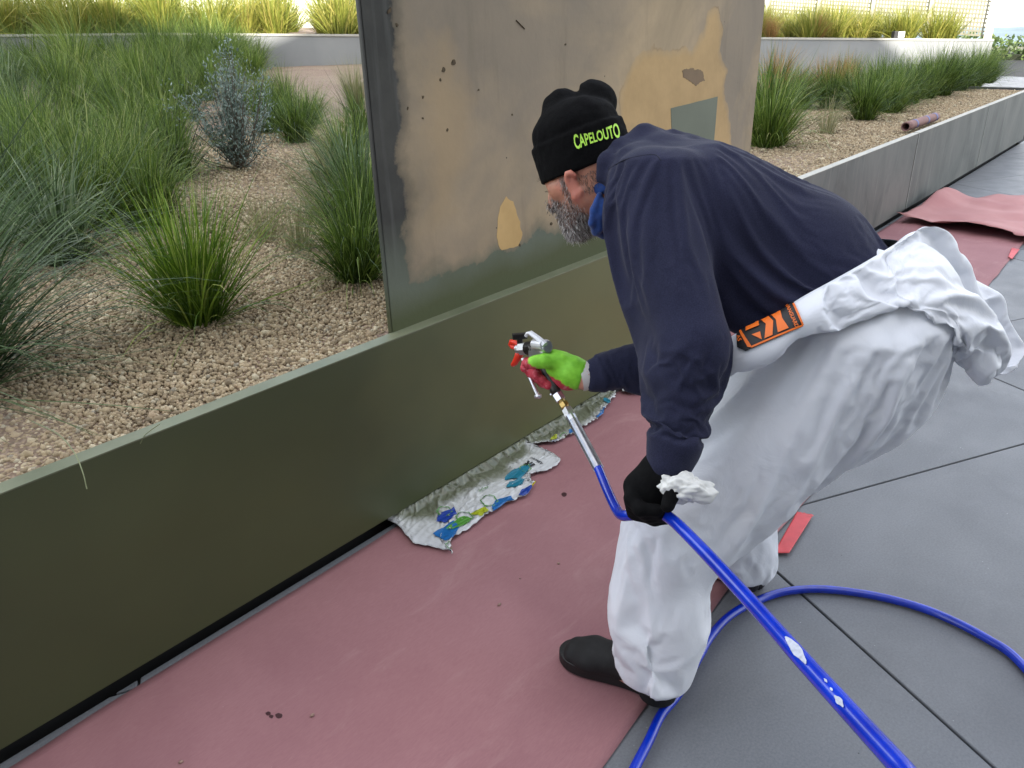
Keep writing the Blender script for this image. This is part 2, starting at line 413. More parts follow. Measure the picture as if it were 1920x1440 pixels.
for i in range(-4, 12):
    for j in range(-7, 17):
        m0, n0 = 1.376 + 1.764 * i, 1.7245 + .956 * j; g = .0035
        hgt = .956
        if j < -1:
            if (j + 1) % 2: continue
            hgt = 1.912
        elif j == -1: n0 -= .956; hgt = 1.912
        if j < -1: n0 -= .956
        q = [um * (m0 + a) + un * (n0 + b) for a, b in ((g, g), (1.764 - g, g), (1.764 - g, hgt - g), (g, hgt - g))]
        cx, cy = np.mean(q, 0)
        if not (-3 < cx < 24 and -2.6 < cy < 8): continue
        if cx < 12.6: q = clipy(q, 1.73)
        if len(q) < 3 or (cx >= 12.6 and cy > 1.7 and cx < 13): continue
        q = np.array(q); ctr = q.mean(0); dq = ctr - q; dq /= np.linalg.norm(dq, axis=1)[:, None]
        tilt = rng.normal(0, .0005); n = len(q)
        lo = np.c_[q, np.full(n, -.03)]; mid = np.c_[q, np.full(n, -.0022)]; top = np.c_[q + dq * .003, np.full(n, .0 + tilt)]
        F = [tuple(range(2 * n, 3 * n))] + [(k * n + e, k * n + (e + 1) % n, (k + 1) * n + (e + 1) % n, (k + 1) * n + e) for k in (0, 1) for e in range(n)]
        obj('paving_slab', np.vstack([lo, mid, top]), F, PAVE, pav)
# ---- planter wall
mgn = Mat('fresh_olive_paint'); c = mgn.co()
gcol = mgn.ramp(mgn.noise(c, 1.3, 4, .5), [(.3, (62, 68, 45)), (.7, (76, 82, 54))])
sx_ = mgn.n('SeparateXYZ'); mgn.l(c, sx_.inputs[0]); xfac = mgn.math('ADD', sx_.outputs['X'], mgn.math('MULTIPLY', mgn.math('SUBTRACT', mgn.noise(c, 1.7, 4), .5), 1.2))
gcol = mgn.mix(mgn.ramp(mgn.math('MULTIPLY', xfac, .25), [(.34, (0, 0, 0, 1)), (.62, (1, 1, 1, 1))]), gcol, (100, 101, 66))  # olive turns lighter along X, noise breaks up the change
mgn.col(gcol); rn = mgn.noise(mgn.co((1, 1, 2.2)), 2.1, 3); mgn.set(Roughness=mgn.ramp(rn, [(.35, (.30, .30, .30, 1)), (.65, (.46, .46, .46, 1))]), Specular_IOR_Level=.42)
mgn.bump(mgn.noise(c, 240, 2), .05, .001)
mgc = Mat('cap_paint'); c = mgc.co(); mgc.col(mgc.ramp(mgc.noise(c, 5, 4), [(.3, (92, 98, 74)), (.55, (112, 116, 92)), (.75, (102, 112, 88))])); mgc.set(Roughness=.55); mgc.bump(mgc.noise(c, 120, 3), .15, .002)
mgr = Mat('weathered_steel_grey'); c = mgr.co((1, 1, .55)); n1 = mgr.noise(c, 2.4, 7, .65, .6)
gc = mgr.ramp(n1, [(.28, (56, 58, 58)), (.46, (82, 86, 84)), (.62, (98, 100, 97)), (.8, (72, 78, 80))])
strk = mgr.ramp(mgr.noise(mgr.co((9, 9, .7)), 2, 4), [(.55, (0, 0, 0, 1)), (.75, (.5, .5, .5, 1))]); gc = mgr.mix(strk, gc, (124, 126, 122))
mgr.col(gc); mgr.set(Roughness=.55, Metallic=.15); mgr.bump(n1, .1, .004)
capg = plain('grey_cap', (168, 166, 156), .6, var=.08, vs=6)
dark = plain('dark_recess', (26, 26, 26), .9)
pw = empty('planter_wall', (4.5, YW, 0)); tag(pw, 'long low planter wall, olive painted near end and weathered grey far end', 'wall')
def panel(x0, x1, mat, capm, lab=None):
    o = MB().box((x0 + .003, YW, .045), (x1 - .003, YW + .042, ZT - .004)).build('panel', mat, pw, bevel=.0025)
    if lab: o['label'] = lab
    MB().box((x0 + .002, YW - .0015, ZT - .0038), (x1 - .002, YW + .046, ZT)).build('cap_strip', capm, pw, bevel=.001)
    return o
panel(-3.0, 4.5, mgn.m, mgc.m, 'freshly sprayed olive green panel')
for x0 in (4.5, 6.9, 9.3): panel(x0, x0 + 2.38, mgr.m, capg, 'weathered grey panel')
MB().box((-3, YW + .05, -.05), (11.6, YW + .1, .6)).build('plinth', dark, pw)
MB().box((11.64, YW + .001, .045), (11.68, YW + 5.5, ZT - .005)).build('return_panel', mgr.m, pw, bevel=.002)
# sealant lines in the joints of the far panels
seal = plain('joint_sealant', (142, 146, 142), .6)
for x0 in (6.9, 9.3, 4.5): MB().box((x0 - .0095, YW - .0012, .05), (x0 - .0005 + .002, YW + .01, ZT - .006)).build('sealant_joint', seal, pw)
# ---- gravel bed
mgb = Mat('gravel_base'); c = mgb.co(); v = mgb.voro(c, 75); vc = mgb.voro(c, 75, out='Color')
cc = mgb.ramp(mgb.n('SeparateColor').outputs[0] if False else v, [(.0, (180, 160, 138)), (.6, (96, 80, 66))])
tone = mgb.noise(c, 1.1, 3); cc = mgb.mix(.35, cc, mgb.ramp(tone, [(.35, (150, 122, 104)), (.65, (172, 152, 126))]))
mgb.col(cc); mgb.set(Roughness=.95); inv = mgb.math('SUBTRACT', 1., v); mgb.bump(inv, .8, .012)
gx = np.linspace(-4, 11.63, 80); gy = np.concatenate([np.linspace(YW + .03, 6, 50), np.linspace(6.3, 15, 25)])
GX, GY = np.meshgrid(gx, gy, indexing='ij'); GZ = gz(GX, GY) + .012 * fbm(np.c_[GX.ravel() * 1.1, GY.ravel() * 1.1, 0 * GX.ravel()], 3).reshape(GX.shape)
GZ[:, 0] = .6; GZ = np.where(GY < 1.95, np.minimum(GZ, .612), GZ)
nx, ny = GX.shape
Vb = np.c_[GX.ravel(), GY.ravel(), GZ.ravel()]; ii, jj = np.meshgrid(np.arange(nx - 1), np.arange(ny - 1), indexing='ij'); a0 = (ii * ny + jj).ravel()
Fb = np.stack([a0, a0 + ny, a0 + ny + 1, a0 + 1], 1)
tag(obj('gravel_bed', Vb, Fb, mgb.m, smooth=True), kind='structure')
# bed further right/back
Vb2 = []
for x in np.linspace(11.7, 26, 20):
    for y in np.linspace(YW + 5.6 - 5.5 + .0, 15, 20): Vb2.append((x, y, float(gz(x, y)) - .02 - .03 * (x - 11.7)))
mst = Mat('gravel_stones'); tn = mst.attr('tint')
sc_ = mst.ramp(tn, [(0, (102, 88, 68)), (.25, (146, 128, 100)), (.5, (178, 160, 128)), (.75, (160, 138, 110)), (.92, (208, 195, 164)), (1, (138, 132, 118))])
cst = mst.co(); sc_ = mst.mix(.2, sc_, mst.ramp(mst.noise(cst, 190, 3), [(.3, (112, 98, 78)), (.7, (196, 180, 150))])); mst.col(sc_); mst.set(Roughness=.9)
mst.bump(mst.noise(cst, 260, 3), .35, .003)
ico = bmesh.new(); bmesh.ops.create_icosphere(ico, subdivisions=1, radius=1); IV = np.array([v.co[:] for v in ico.verts]); IF = np.array([[v.index for v in f.verts] for f in ico.faces]); ico.free()
OV = np.array([(1, 0, 0), (-1, 0, 0), (0, 1, 0), (0, -1, 0), (0, 0, 1), (0, 0, -1)], float)
OF = np.array([(0, 2, 4), (2, 1, 4), (1, 3, 4), (3, 0, 4), (2, 0, 5), (1, 2, 5), (3, 1, 5), (0, 3, 5)])
def stones(name, XY, size, V0, F0, seed, lift=.25):
    rg = np.random.default_rng(seed); n = len(XY)
    q = rg.normal(size=(n, 4)); q /= np.linalg.norm(q, axis=1)[:, None]; w_, x, y, z = q.T
    R = np.stack([1 - 2 * (y * y + z * z), 2 * (x * y - z * w_), 2 * (x * z + y * w_), 2 * (x * y + z * w_), 1 - 2 * (x * x + z * z), 2 * (y * z - x * w_), 2 * (x * z - y * w_), 2 * (y * z + x * w_), 1 - 2 * (x * x + y * y)], 1).reshape(n, 3, 3)
    sc = size * np.exp(rg.normal(0, .28, (n, 1))) * rg.uniform(.6, 1.15, (n, 3))
    loc = V0[None] * sc[:, None, :] * rg.uniform(.72, 1.2, (n, len(V0), 1)); loc = np.einsum('nij,nkj->nki', R, loc)
    zc = gz(XY[:, 0], XY[:, 1]) + sc.min(1) * lift + rg.uniform(-.3, .8, n) * size * .5
    zc = np.where(XY[:, 1] < YW + .12, np.minimum(zc, .618), zc)
    V = loc + np.c_[XY, zc][:, None, :]
    F = F0[None] + (np.arange(n) * len(V0))[:, None, None]
    return obj(name, V.reshape(-1, 3), F.reshape(-1, 3), mst.m, attrs={'tint': np.repeat(np.clip(rg.beta(1.2, 1.2, n), 0, 1), len(V0))})
def scatter(x0, x1, y0, y1, s, seed, keep):
    rg = np.random.default_rng(seed); nx_, ny_ = int((x1 - x0) / s), int((y1 - y0) / s)
    A, B = np.meshgrid(np.arange(nx_), np.arange(ny_), indexing='ij')
    XY = np.c_[x0 + (A.ravel() + rg.uniform(0, 1, A.size)) * s, y0 + (B.ravel() + rg.uniform(0, 1, A.size)) * s]
    return XY[keep(XY)]
def inview(XY, mar=160):
    p = proj(np.c_[XY, gz(XY[:, 0], XY[:, 1])]); return (p[:, 2] > .1) & (p[:, 0] > -mar) & (p[:, 0] < 1920 + mar) & (p[:, 1] > -20) & (p[:, 1] < 1500)
slabhide = lambda XY: ~((XY[:, 0] > 1.46) & (XY[:, 1] < 1.86) & (XY[:, 0] < 3.92))
XY = scatter(-.3, 3.4, YW + .052, 3.3, .0108, 1, lambda q: inview(q) & slabhide(q) & (q[:, 0] < 1.5 + (q[:, 1] - 1.7) * .95))
tag(stones('gravel', XY, .0070, IV, IF, 2), 'loose pinkish beige gravel stones in the planter beside the wall', 'gravel', kind='stuff')
XY = scatter(.3, 6.5, 3.3, 6.5, .018, 3, lambda q: inview(q, 60) & (q[:, 0] < 1.5 + (q[:, 1] - 1.7) * .95))
tag(stones('gravel', XY, .0108, OV, OF, 4), 'beige gravel between the grass clumps further back', 'gravel', kind='stuff')
XY = scatter(3.9, 11.6, YW + .05, 3.8, .017, 5, lambda q: inview(q, 60) & (q[:, 0] > 3.95 + (q[:, 1] - 1.8) * .9))
tag(stones('gravel', XY, .0100, OV, OF, 6), 'fine beige gravel in the planter beyond the upright slab', 'gravel', kind='stuff')
# ---- upright slab standing in the planter
SX0, SX1, SY = 1.452, 3.918, 1.760
msl = Mat('primed_slab'); c = msl.co(); sep = msl.n('SeparateXYZ'); msl.l(c, sep.inputs[0])
nz = msl.noise(c, 3.2, 5); zz = msl.math('ADD', sep.outputs['Z'], msl.math('MULTIPLY', nz, .16))
zz = msl.math('SUBTRACT', zz, msl.math('MULTIPLY', sep.outputs['X'], .10))
gr = msl.ramp(msl.noise(c, 4, 5), [(.3, (40, 41, 39)), (.7, (58, 58, 55))]); gr = msl.mix(msl.ramp(msl.noise(msl.co((14, 14, .8)), 2, 4), [(.55, (0, 0, 0, 1)), (.8, (.35, .35, .35, 1))]), gr, (96, 98, 96))
gn = msl.ramp(msl.noise(c, 6, 4), [(.3, (70, 76, 52)), (.7, (80, 84, 58))]); gn2 = (88, 96, 84)
cl = msl.mix(msl.ramp(zz, [(.66, (0, 0, 0, 1)), (.76, (1, 1, 1, 1))]), gn, gn2)
cl = msl.mix(msl.ramp(zz, [(.70, (0, 0, 0, 1)), (.98, (1, 1, 1, 1))]), cl, gr)
msl.col(cl); msl.set(Roughness=.48); msl.bump(msl.noise(c, 90, 3), .1, .002)
us = tag(MB().box((SX0, SY, .45), (SX1, SY + .014, 2.15)).build('upright_slab', msl.m, bevel=.004), 'tall upright slab of patched tan filler standing on the planter wall', 'slab')
ON = np.array([0, -1, 0])
def onslab(pts, proud): return [ony(px, py, SY - proud) for px, py in pts]
mpl = Mat('skim_filler'); c = mpl.co(); big = mpl.noise(c, 2.3, 6, .62, .5)
pc = mpl.ramp(big, [(.25, (130, 115, 91)), (.42, (156, 139, 111)), (.58, (172, 152, 121)), (.75, (158, 143, 117))])
pc = mpl.mix(mpl.ramp(mpl.noise(mpl.co((1, 1, 1), rot=(0, .6, 0)), .9, 5, .6, 1.2), [(.42, (0, 0, 0, 1)), (.6, (.75, .75, .75, 1))]), pc, (126, 117, 104))
pc = mpl.mix(mpl.ramp(mpl.noise(mpl.co((5, 5, .6)), 1.6, 5, .6), [(.56, (0, 0, 0, 1)), (.74, (.55, .55, .55, 1))]), pc, (108, 99, 82))
sp = mpl.ramp(mpl.voro(c, 15), [(.03, (1, 1, 1, 1)), (.05, (0, 0, 0, 1))]); sg = mpl.ramp(mpl.noise(c, 4.2, 4), [(.54, (0, 0, 0, 1)), (.6, (1, 1, 1, 1))])
pc = mpl.mix(mpl.mix(1., sp, sg, 'MULTIPLY'), pc, (50, 42, 30))
mpl.col(pc); mpl.set(Roughness=.8); mpl.bump(big, .25, .01); mpl.bump(mpl.noise(c, 45, 5), .18, .003)
TOPZ = 2.148
def sdist(P, poly):               # signed distance to an outline in the plane (x, z); inside positive
    P = np.asarray(P); Q = np.asarray(poly); ins = np.zeros(len(P), bool); d = np.full(len(P), 9.)
    for i in range(len(Q)):
        a_, b_ = Q[i], Q[(i + 1) % len(Q)]; ab = b_ - a_; t = np.clip((P - a_) @ ab / (ab @ ab + 1e-12), 0, 1); d = np.minimum(d, np.linalg.norm(P - a_ - t[:, None] * ab, axis=1))
        c_ = (a_[1] > P[:, 1]) != (b_[1] > P[:, 1]); ins ^= c_ & (P[:, 0] < a_[0] + (P[:, 1] - a_[1]) / (b_[1] - a_[1] + 1e-12) * ab[0])
    return np.where(ins, d, -d)
xz = lambda pts: np.array([ony(px, py, SY - .002)[[0, 2]] for px, py in pts])
skim = np.vstack([[[SX0 + .118, TOPZ + .1]], xz([(729, 60), (736, 180), (746, 320), (757, 440), (768, 530), (800, 524), (850, 520), (880, 503), (905, 492), (930, 474), (965, 470), (985, 452), (1010, 440), (1040, 450), (1060, 438), (1100, 430), (1180, 410), (1260, 380), (1330, 350), (1398, 330)]), [[SX1 + .1, .95], [SX1 + .1, TOPZ + .1]]])
och = xz([(1175, 300), (1160, 230), (1162, 170), (1180, 120), (1205, 92), (1226, 84), (1255, 96), (1272, 88), (1298, 92), (1316, 60), (1326, 18), (1346, 12), (1356, 55), (1350, 95), (1364, 130), (1358, 175), (1370, 225), (1374, 320), (1300, 340), (1220, 340)])
och2 = xz([(800, 60), (840, 40), (870, 80), (900, 190), (890, 330), (860, 420), (800, 430), (775, 330), (780, 160)])
gxs = np.linspace(SX0 + .006, SX1 - .006, 240); gzs = np.linspace(.5, TOPZ, 170); XX, ZZ = np.meshgrid(gxs, gzs, indexing='ij'); XZ = np.c_[XX.ravel(), ZZ.ravel()]; P3 = np.c_[XZ[:, 0] * 6, XZ[:, 1] * 6, 0 * XZ[:, 0]]
ds = sdist(XZ, skim) + .018 * fbm(P3 * 1.6, 3, 4); do = sdist(XZ, och) + .010 * fbm(P3 * 3, 8, 4); d2 = sdist(XZ, och2) + .05 * fbm(P3 * .8, 12, 4)
Vs = np.c_[XZ[:, 0], SY - .0018 - .0012 * np.clip(ds / .012, 0, 1) - .0009 * np.clip(do / .006, 0, 1), XZ[:, 1]]; i_, j_ = np.meshgrid(np.arange(239), np.arange(169), indexing='ij'); a_ = (i_ * 170 + j_).ravel()
mpl.t.links.remove(mpl.b.inputs['Base Color'].links[0])
fn1 = mpl.noise(c, 34, 5, .65); w1_ = mpl.math('ADD', mpl.attr('skim'), mpl.math('MULTIPLY', mpl.math('SUBTRACT', fn1, .5), .05)); wo = mpl.math('ADD', mpl.attr('ochre'), mpl.math('MULTIPLY', mpl.math('SUBTRACT', fn1, .5), .022)); w2 = mpl.math('ADD', mpl.attr('warm'), mpl.math('MULTIPLY', mpl.math('SUBTRACT', fn1, .5), .06))
pc = mpl.mix(mpl.ramp(w2, [(.0, (0, 0, 0, 1)), (.09, (.55, .55, .55, 1))]), pc, (160, 138, 104))
oc_ = mpl.ramp(mpl.noise(c, 5, 6, .65), [(.3, (168, 140, 94)), (.6, (184, 154, 106)), (.8, (156, 134, 98))]); rim = mpl.ramp(wo, [(.0, (0, 0, 0, 1)), (.004, (.7, .7, .7, 1)), (.012, (0, 0, 0, 1))])
pc = mpl.mix(mpl.ramp(wo, [(.0, (0, 0, 0, 1)), (.005, (.45, .45, .45, 1)), (.035, (.92, .92, .92, 1))]), pc, oc_); pc = mpl.mix(mpl.math('MULTIPLY', rim, mpl.ramp(mpl.noise(c, 3.5, 3), [(.45, (0, 0, 0, 1)), (.6, (.8, .8, .8, 1))])), pc, (98, 80, 56))
szz = mpl.n('SeparateXYZ'); mpl.l(c, szz.inputs[0]); zg = mpl.math('SUBTRACT', mpl.math('ADD', szz.outputs['Z'], mpl.math('MULTIPLY', mpl.noise(c, 3.2, 5), .16)), mpl.math('MULTIPLY', szz.outputs['X'], .04))
prm = mpl.ramp(mpl.noise(c, 5, 6, .6), [(.3, (44, 45, 42)), (.7, (66, 66, 61))]); prm = mpl.mix(mpl.ramp(mpl.noise(mpl.co((14, 14, .8)), 2, 4), [(.55, (0, 0, 0, 1)), (.8, (.35, .35, .35, 1))]), prm, (112, 114, 110))
gnn = mpl.mix(mpl.ramp(zg, [(.70, (0, 0, 0, 1)), (.82, (1, 1, 1, 1))]), (74, 80, 50), (96, 104, 90)); prm = mpl.mix(mpl.ramp(zg, [(.80, (0, 0, 0, 1)), (1.0, (1, 1, 1, 1))]), gnn, prm)
ed = mpl.ramp(w1_, [(.0, (0, 0, 0, 1)), (.07, (.65, .65, .65, 1)), (.16, (1, 1, 1, 1))]); pc = mpl.mix(ed, mpl.mix(.45, pc, (90, 84, 66)), pc)
pc = mpl.mix(mpl.ramp(w1_, [(-.0, (0, 0, 0, 1)), (.010, (.55, .55, .55, 1)), (.055, (1, 1, 1, 1))]), prm, pc); mpl.col(pc)
mpl.bump(fn1, .12, .003)
obj('filler_face', Vs, np.stack([a_, a_ + 170, a_ + 171, a_ + 1], 1), mpl.m, us, smooth=True, attrs={'skim': ds, 'ochre': do, 'warm': d2})
moc = Mat('ochre_filler'); c = moc.co(); oc = moc.ramp(moc.noise(c, 5, 5, .6), [(.3, (176, 146, 94)), (.6, (194, 162, 108)), (.8, (168, 144, 102))]); moc.col(oc); moc.set(Roughness=.85); moc.bump(moc.noise(c, 30, 5), .2, .003)
def patch(pts, mat, proud, amp, step, lab, seed):
    P = ragged(onslab(pts, proud), amp, step, seed) * [1, 0, 1] + [0, SY - proud, 0]
    plate('filler_patch', P, ON, .0013, mat, us)['label'] = lab
patch([(950, 368), (962, 378), (968, 395), (976, 418), (980, 442), (972, 462), (950, 467), (936, 466), (931, 445), (933, 415), (938, 388)], moc.m, .0036, .0045, .012, 'teardrop ochre filler patch', 1)
mgp = plain('grey_green_test_paint', (92, 100, 84), .55, var=.1, vs=4)
patch([(1258, 203), (1346, 181), (1336, 300), (1261, 300)], mgp, .0052, .0008, .03, 'grey green painted test square', 3)
mwr = plain('darker_skim', (116, 98, 76), .85, var=.2, vs=6)
patch([(1280, 132), (1300, 128), (1318, 134), (1322, 150), (1304, 160), (1294, 152), (1282, 146)], mwr, .0050, .006, .006, 'grey brown smear in the ochre patch', 4)
chipm = plain('dark_chip', (78, 66, 48), .9, var=.4, vs=90)
for i, (px, py, r) in enumerate([(832, 131, 7), (851, 118, 6), (794, 181, 5), (793, 222, 3.5), (826, 150, 3), (898, 168, 3), (838, 244, 3), (975, 460, 3), (960, 215, 3), (1060, 82, 2.5), (1034, 420, 4), (764, 205, 3), (730, 20, 6), (745, 45, 5)]):
    a = np.linspace(0, 2 * math.pi, 10)[:-1]
    plate('chip', ragged(onslab([(px + r * math.cos(t) * .5, py + r * .75 * math.sin(t)) for t in a], .0042), .0035, .005, 40 + i) * [1, 0, 1] + [0, SY - .0046, 0], ON, .002, chipm, us)
scr = [ony(968, 38, SY - .0045), ony(976, 46, SY - .0045), ony(984, 54, SY - .0045)]
MB().tube(scr, .0018, 6).build('scratch', chipm, us)
# ---- far low wall, second bed, screen, hedge, hills
fa, fb = at(300, 66, 14.0), at(1862, 77, 17.0); fa0, fb0 = at(300, 130, 13.9), at(1855, 160, 16.8)
mfw = Mat('pale_render'); c = mfw.co(); mfw.col(mfw.ramp(mfw.noise(c, 1.2, 5), [(.3, (122, 125, 126)), (.7, (138, 140, 139))])); mfw.set(Roughness=.7)
fd = unit((fb - fa) * [1, 1, 0]); fn = np.array([fd[1], -fd[0], 0.]); fn = fn if fn @ (CAMP - fa) > 0 else -fn
fl = fa - fd * 14; zl = fa[2] + .25
V = []
for p, zt in ((fl, zl), (fa, fa[2]), (fb, fb[2])):
    for off in (0, .25): V += [(p[0] - fn[0] * off, p[1] - fn[1] * off, -.1), (p[0] - fn[0] * off, p[1] - fn[1] * off, zt)]
F = []
for k in (0, 1):
    a = 4 * k; b = a + 4; F += [(a, b, b + 1, a + 1), (a + 1, b + 1, b + 3, a + 3), (a + 3, b + 3, b + 2, a + 2)]
F += [(8, 10, 11, 9), (0, 1, 3, 2)]
fw = tag(obj('low_wall', V, F, mfw.m), 'pale low wall behind the grasses, its right end in sunshine', 'wall')
cp = MB()
for (p, zt), (q, zq) in (((fl, zl), (fa, fa[2])), ((fa, fa[2]), (fb, fb[2]))):
    n1 = fn * .02; n2 = -fn * .27
    cp.add([(*(p + n1)[:2], zt + .002), (*(q + n1)[:2], zq + .002), (*(q + n2)[:2], zq + .002), (*(p + n2)[:2], zt + .002), (*(p + n1)[:2], zt + .04), (*(q + n1)[:2], zq + .04), (*(q + n2)[:2], zq + .04), (*(p + n2)[:2], zt + .04)],
           [(0, 3, 2, 1), (4, 5, 6, 7), (0, 1, 5, 4), (1, 2, 6, 5), (2, 3, 7, 6), (3, 0, 4, 7)])
cp.build('coping', capg, fw)
def farz(p):                     # height of the second bed behind the far wall
    t = np.dot((p - fa) * [1, 1, 0], fd) / np.linalg.norm((fb - fa)[:2]); dback = -np.dot((p - fa) * [1, 1, 0], fn)
    zw = fa[2] + (fb[2] - fa[2]) * t if t > 0 else fa[2] + .25 * min(1, -t)
    return zw - .03 + .02 * max(0, dback)
V = []; nu, nv = 40, 10
for i in range(nu):
    for j in range(nv):
        p = fl + fd * (i / (nu - 1)) * (np.linalg.norm((fb - fl)[:2])) - fn * (.26 + 9 * j / (nv - 1)); V.append((p[0], p[1], farz(p)))
F = [(i * nv + j, (i + 1) * nv + j, (i + 1) * nv + j + 1, i * nv + j + 1) for i in range(nu - 1) for j in range(nv - 1)]
tag(obj('far_bed', V, F, mgb.m, smooth=True), kind='structure')
msc = plain('screen_metal', (150, 146, 126), .5, var=.06, vs=3, metal=0.)
s0, s1 = at(1440, 20, 21.0), at(1850, 78, 18.5); sd = (s1 - s0) * [1, 1, 0]; sL = np.linalg.norm(sd); sd = unit(sd)
sz0, sz1 = s0[2] - .35, s1[2]; sh = 1.7
sc_o = empty('perforated_screen', tuple(s1)); tag(sc_o, 'tall perforated metal screen standing above the far grasses', 'screen')
sn = np.array([-sd[1], sd[0], 0]); NP = 4
def spt(u, v, o=0.): p = s0 + sd * u * sL; return np.array([p[0] + sn[0] * o, p[1] + sn[1] * o, sz0 + (sz1 - sz0) * u + v])
for k in range(NP):
    u0, u1 = k / NP + .012, (k + 1) / NP - .012; mb = MB(); nr, nc = 16, 17
    def bar(a, b, hw, hv, o0, o1):
        q = []
        for o_ in (o0, o1):
            for (u, v), sg in (((a), -1), ((b), -1), ((b), 1), ((a), 1)): q.append(spt(u + (hw * sg), v + hv * sg, o_))
        mb.add(q, [(0, 1, 2, 3), (7, 6, 5, 4), (0, 4, 5, 1), (1, 5, 6, 2), (2, 6, 7, 3), (3, 7, 4, 0)])
    for r in range(nr + 1): v = .12 + (sh - .24) * r / nr; bar((u0, v), (u1, v), 0, .018, -.01, .01)
    for q_ in range(nc + 1):
        u = u0 + (u1 - u0) * q_ / nc; hw = .017 / sL
        mb.add([spt(u + s_ * hw, v, o_) for o_ in (-.006, .006) for s_, v in ((-1, .12), (1, .12), (1, sh - .12), (-1, sh - .12))], [(0, 1, 2, 3), (7, 6, 5, 4), (0, 4, 5, 1), (1, 5, 6, 2), (2, 6, 7, 3), (3, 7, 4, 0)])
    mb.build('screen_panel', msc, sc_o)
mpo = plain('pale_post', (196, 190, 172), .5, var=.05)
for k in range(NP + 1):
    wd = .07 if k < NP else .16; u = k / NP; hw = wd / 2 / sL
    MB().add([spt(u + s_ * hw, v, o_) for o_ in (-.06, .07) for s_, v in ((-1, -.4), (1, -.4), (1, sh), (-1, sh))], [(0, 1, 2, 3), (7, 6, 5, 4), (0, 4, 5, 1), (1, 5, 6, 2), (2, 6, 7, 3), (3, 7, 4, 0)]).build('screen_post', mpo, sc_o)
# distant hills, the blue-grey base colour stands in for haze
V = []; F = []
for i in range(41):
    a = rad(-30 + 110 * i / 40); r = 2600; h = -52 + 14 * (.5 + .5 * vn(np.array([[i * .33, 0, 0]]), 9)[0]) + 8 * (.5 + .5 * vn(np.array([[i * .9, 3, 0]]), 4)[0])
    for rr, hh in ((r * .8, -80), (r, h), (r * 1.3, -90)): V.append((rr * math.cos(a), rr * math.sin(a), hh))
for i in range(40):
    for j in (0, 1): F.append((i * 3 + j, i * 3 + j + 1, (i + 1) * 3 + j + 1, (i + 1) * 3 + j))
tag(obj('hills', V, F, plain('hill_haze_tint', (112, 128, 134), .95, var=.2, vs=.01), smooth=True), kind='structure')
# the building behind the photographer, whose shade covers the terrace
bld = empty('building', (0, -10, 0)); tag(bld, 'tall grey building behind the photographer shading the terrace', 'building')
mfac = plain('facade_panel', (150, 148, 144), .6, var=.1, vs=.6); mgl = plain('window_glass', (40, 46, 52), .08, var=.1)
BH = 14.0
MB().box((-44, -24, -.1), (5.0, -10, BH)).build('wall', mfac, bld)
MB().box((-16, -9.99, -.1), (-5.5, 1.2, BH - .02)).build('unseen_light_blocker', mfac, bld)  # unseen block beside the building, added to hold back light from the left
for k in range(11):
    for z in (.6, 4.4, 8.2, 11.6):
        x = -42.5 + k * 4.1; f_ = MB().box((x, -10 + .002, z), (x + 2.2, -9.96, z + 1.6)).build('window', mgl, bld)
# ================================================================== GRASSES
def grassmat(name, stops, trans=.25):
    m = Mat(name); t = m.attr('tint'); g = m.attr('along'); oi = m.n('ObjectInfo')
    f = m.math('ADD', m.math('MULTIPLY', t, .8), m.math('MULTIPLY', oi.outputs['Random'], .2))
    cc = m.ramp(f, stops); m.col(cc); m.set(Roughness=.5, Specular_IOR_Level=.35)
    tb = m.n('BsdfTranslucent'); m.l(cc, tb.inputs[0]); ms = m.n('MixShader'); ms.inputs[0].default_value = trans
    out = m.t.nodes['Material Output']; m.l(m.b.outputs[0], ms.inputs[1]); m.l(tb.outputs[0], ms.inputs[2]); m.l(ms.outputs[0], out.inputs[0])
    return m.m
G_GREEN = grassmat('grass_green', [(0, (24, 38, 12)), (.3, (58, 80, 28)), (.6, (94, 120, 44)), (.85, (138, 156, 76)), (1, (182, 182, 124))])
G_BRIGHT = grassmat('grass_bright', [(0, (40, 62, 14)), (.4, (84, 116, 30)), (.75, (130, 156, 54)), (1, (180, 182, 108))])
G_BLUE = grassmat('grass_blue', [(0, (28, 42, 22)), (.4, (68, 90, 52)), (.8, (116, 138, 96)), (1, (172, 178, 146))])
G_STRAW = grassmat('grass_straw', [(0, (108, 96, 58)), (.4, (148, 118, 70)), (.8, (172, 130, 80)), (1, (188, 164, 118))])
G_PALE = grassmat('grass_pale', [(0, (96, 104, 70)), (.4, (132, 132, 92)), (.8, (156, 148, 110)), (1, (172, 160, 126))])
G_SUN = grassmat('grass_sunny', [(0, (84, 96, 36)), (.35, (122, 132, 54)), (.7, (156, 154, 72)), (1, (186, 170, 104))])
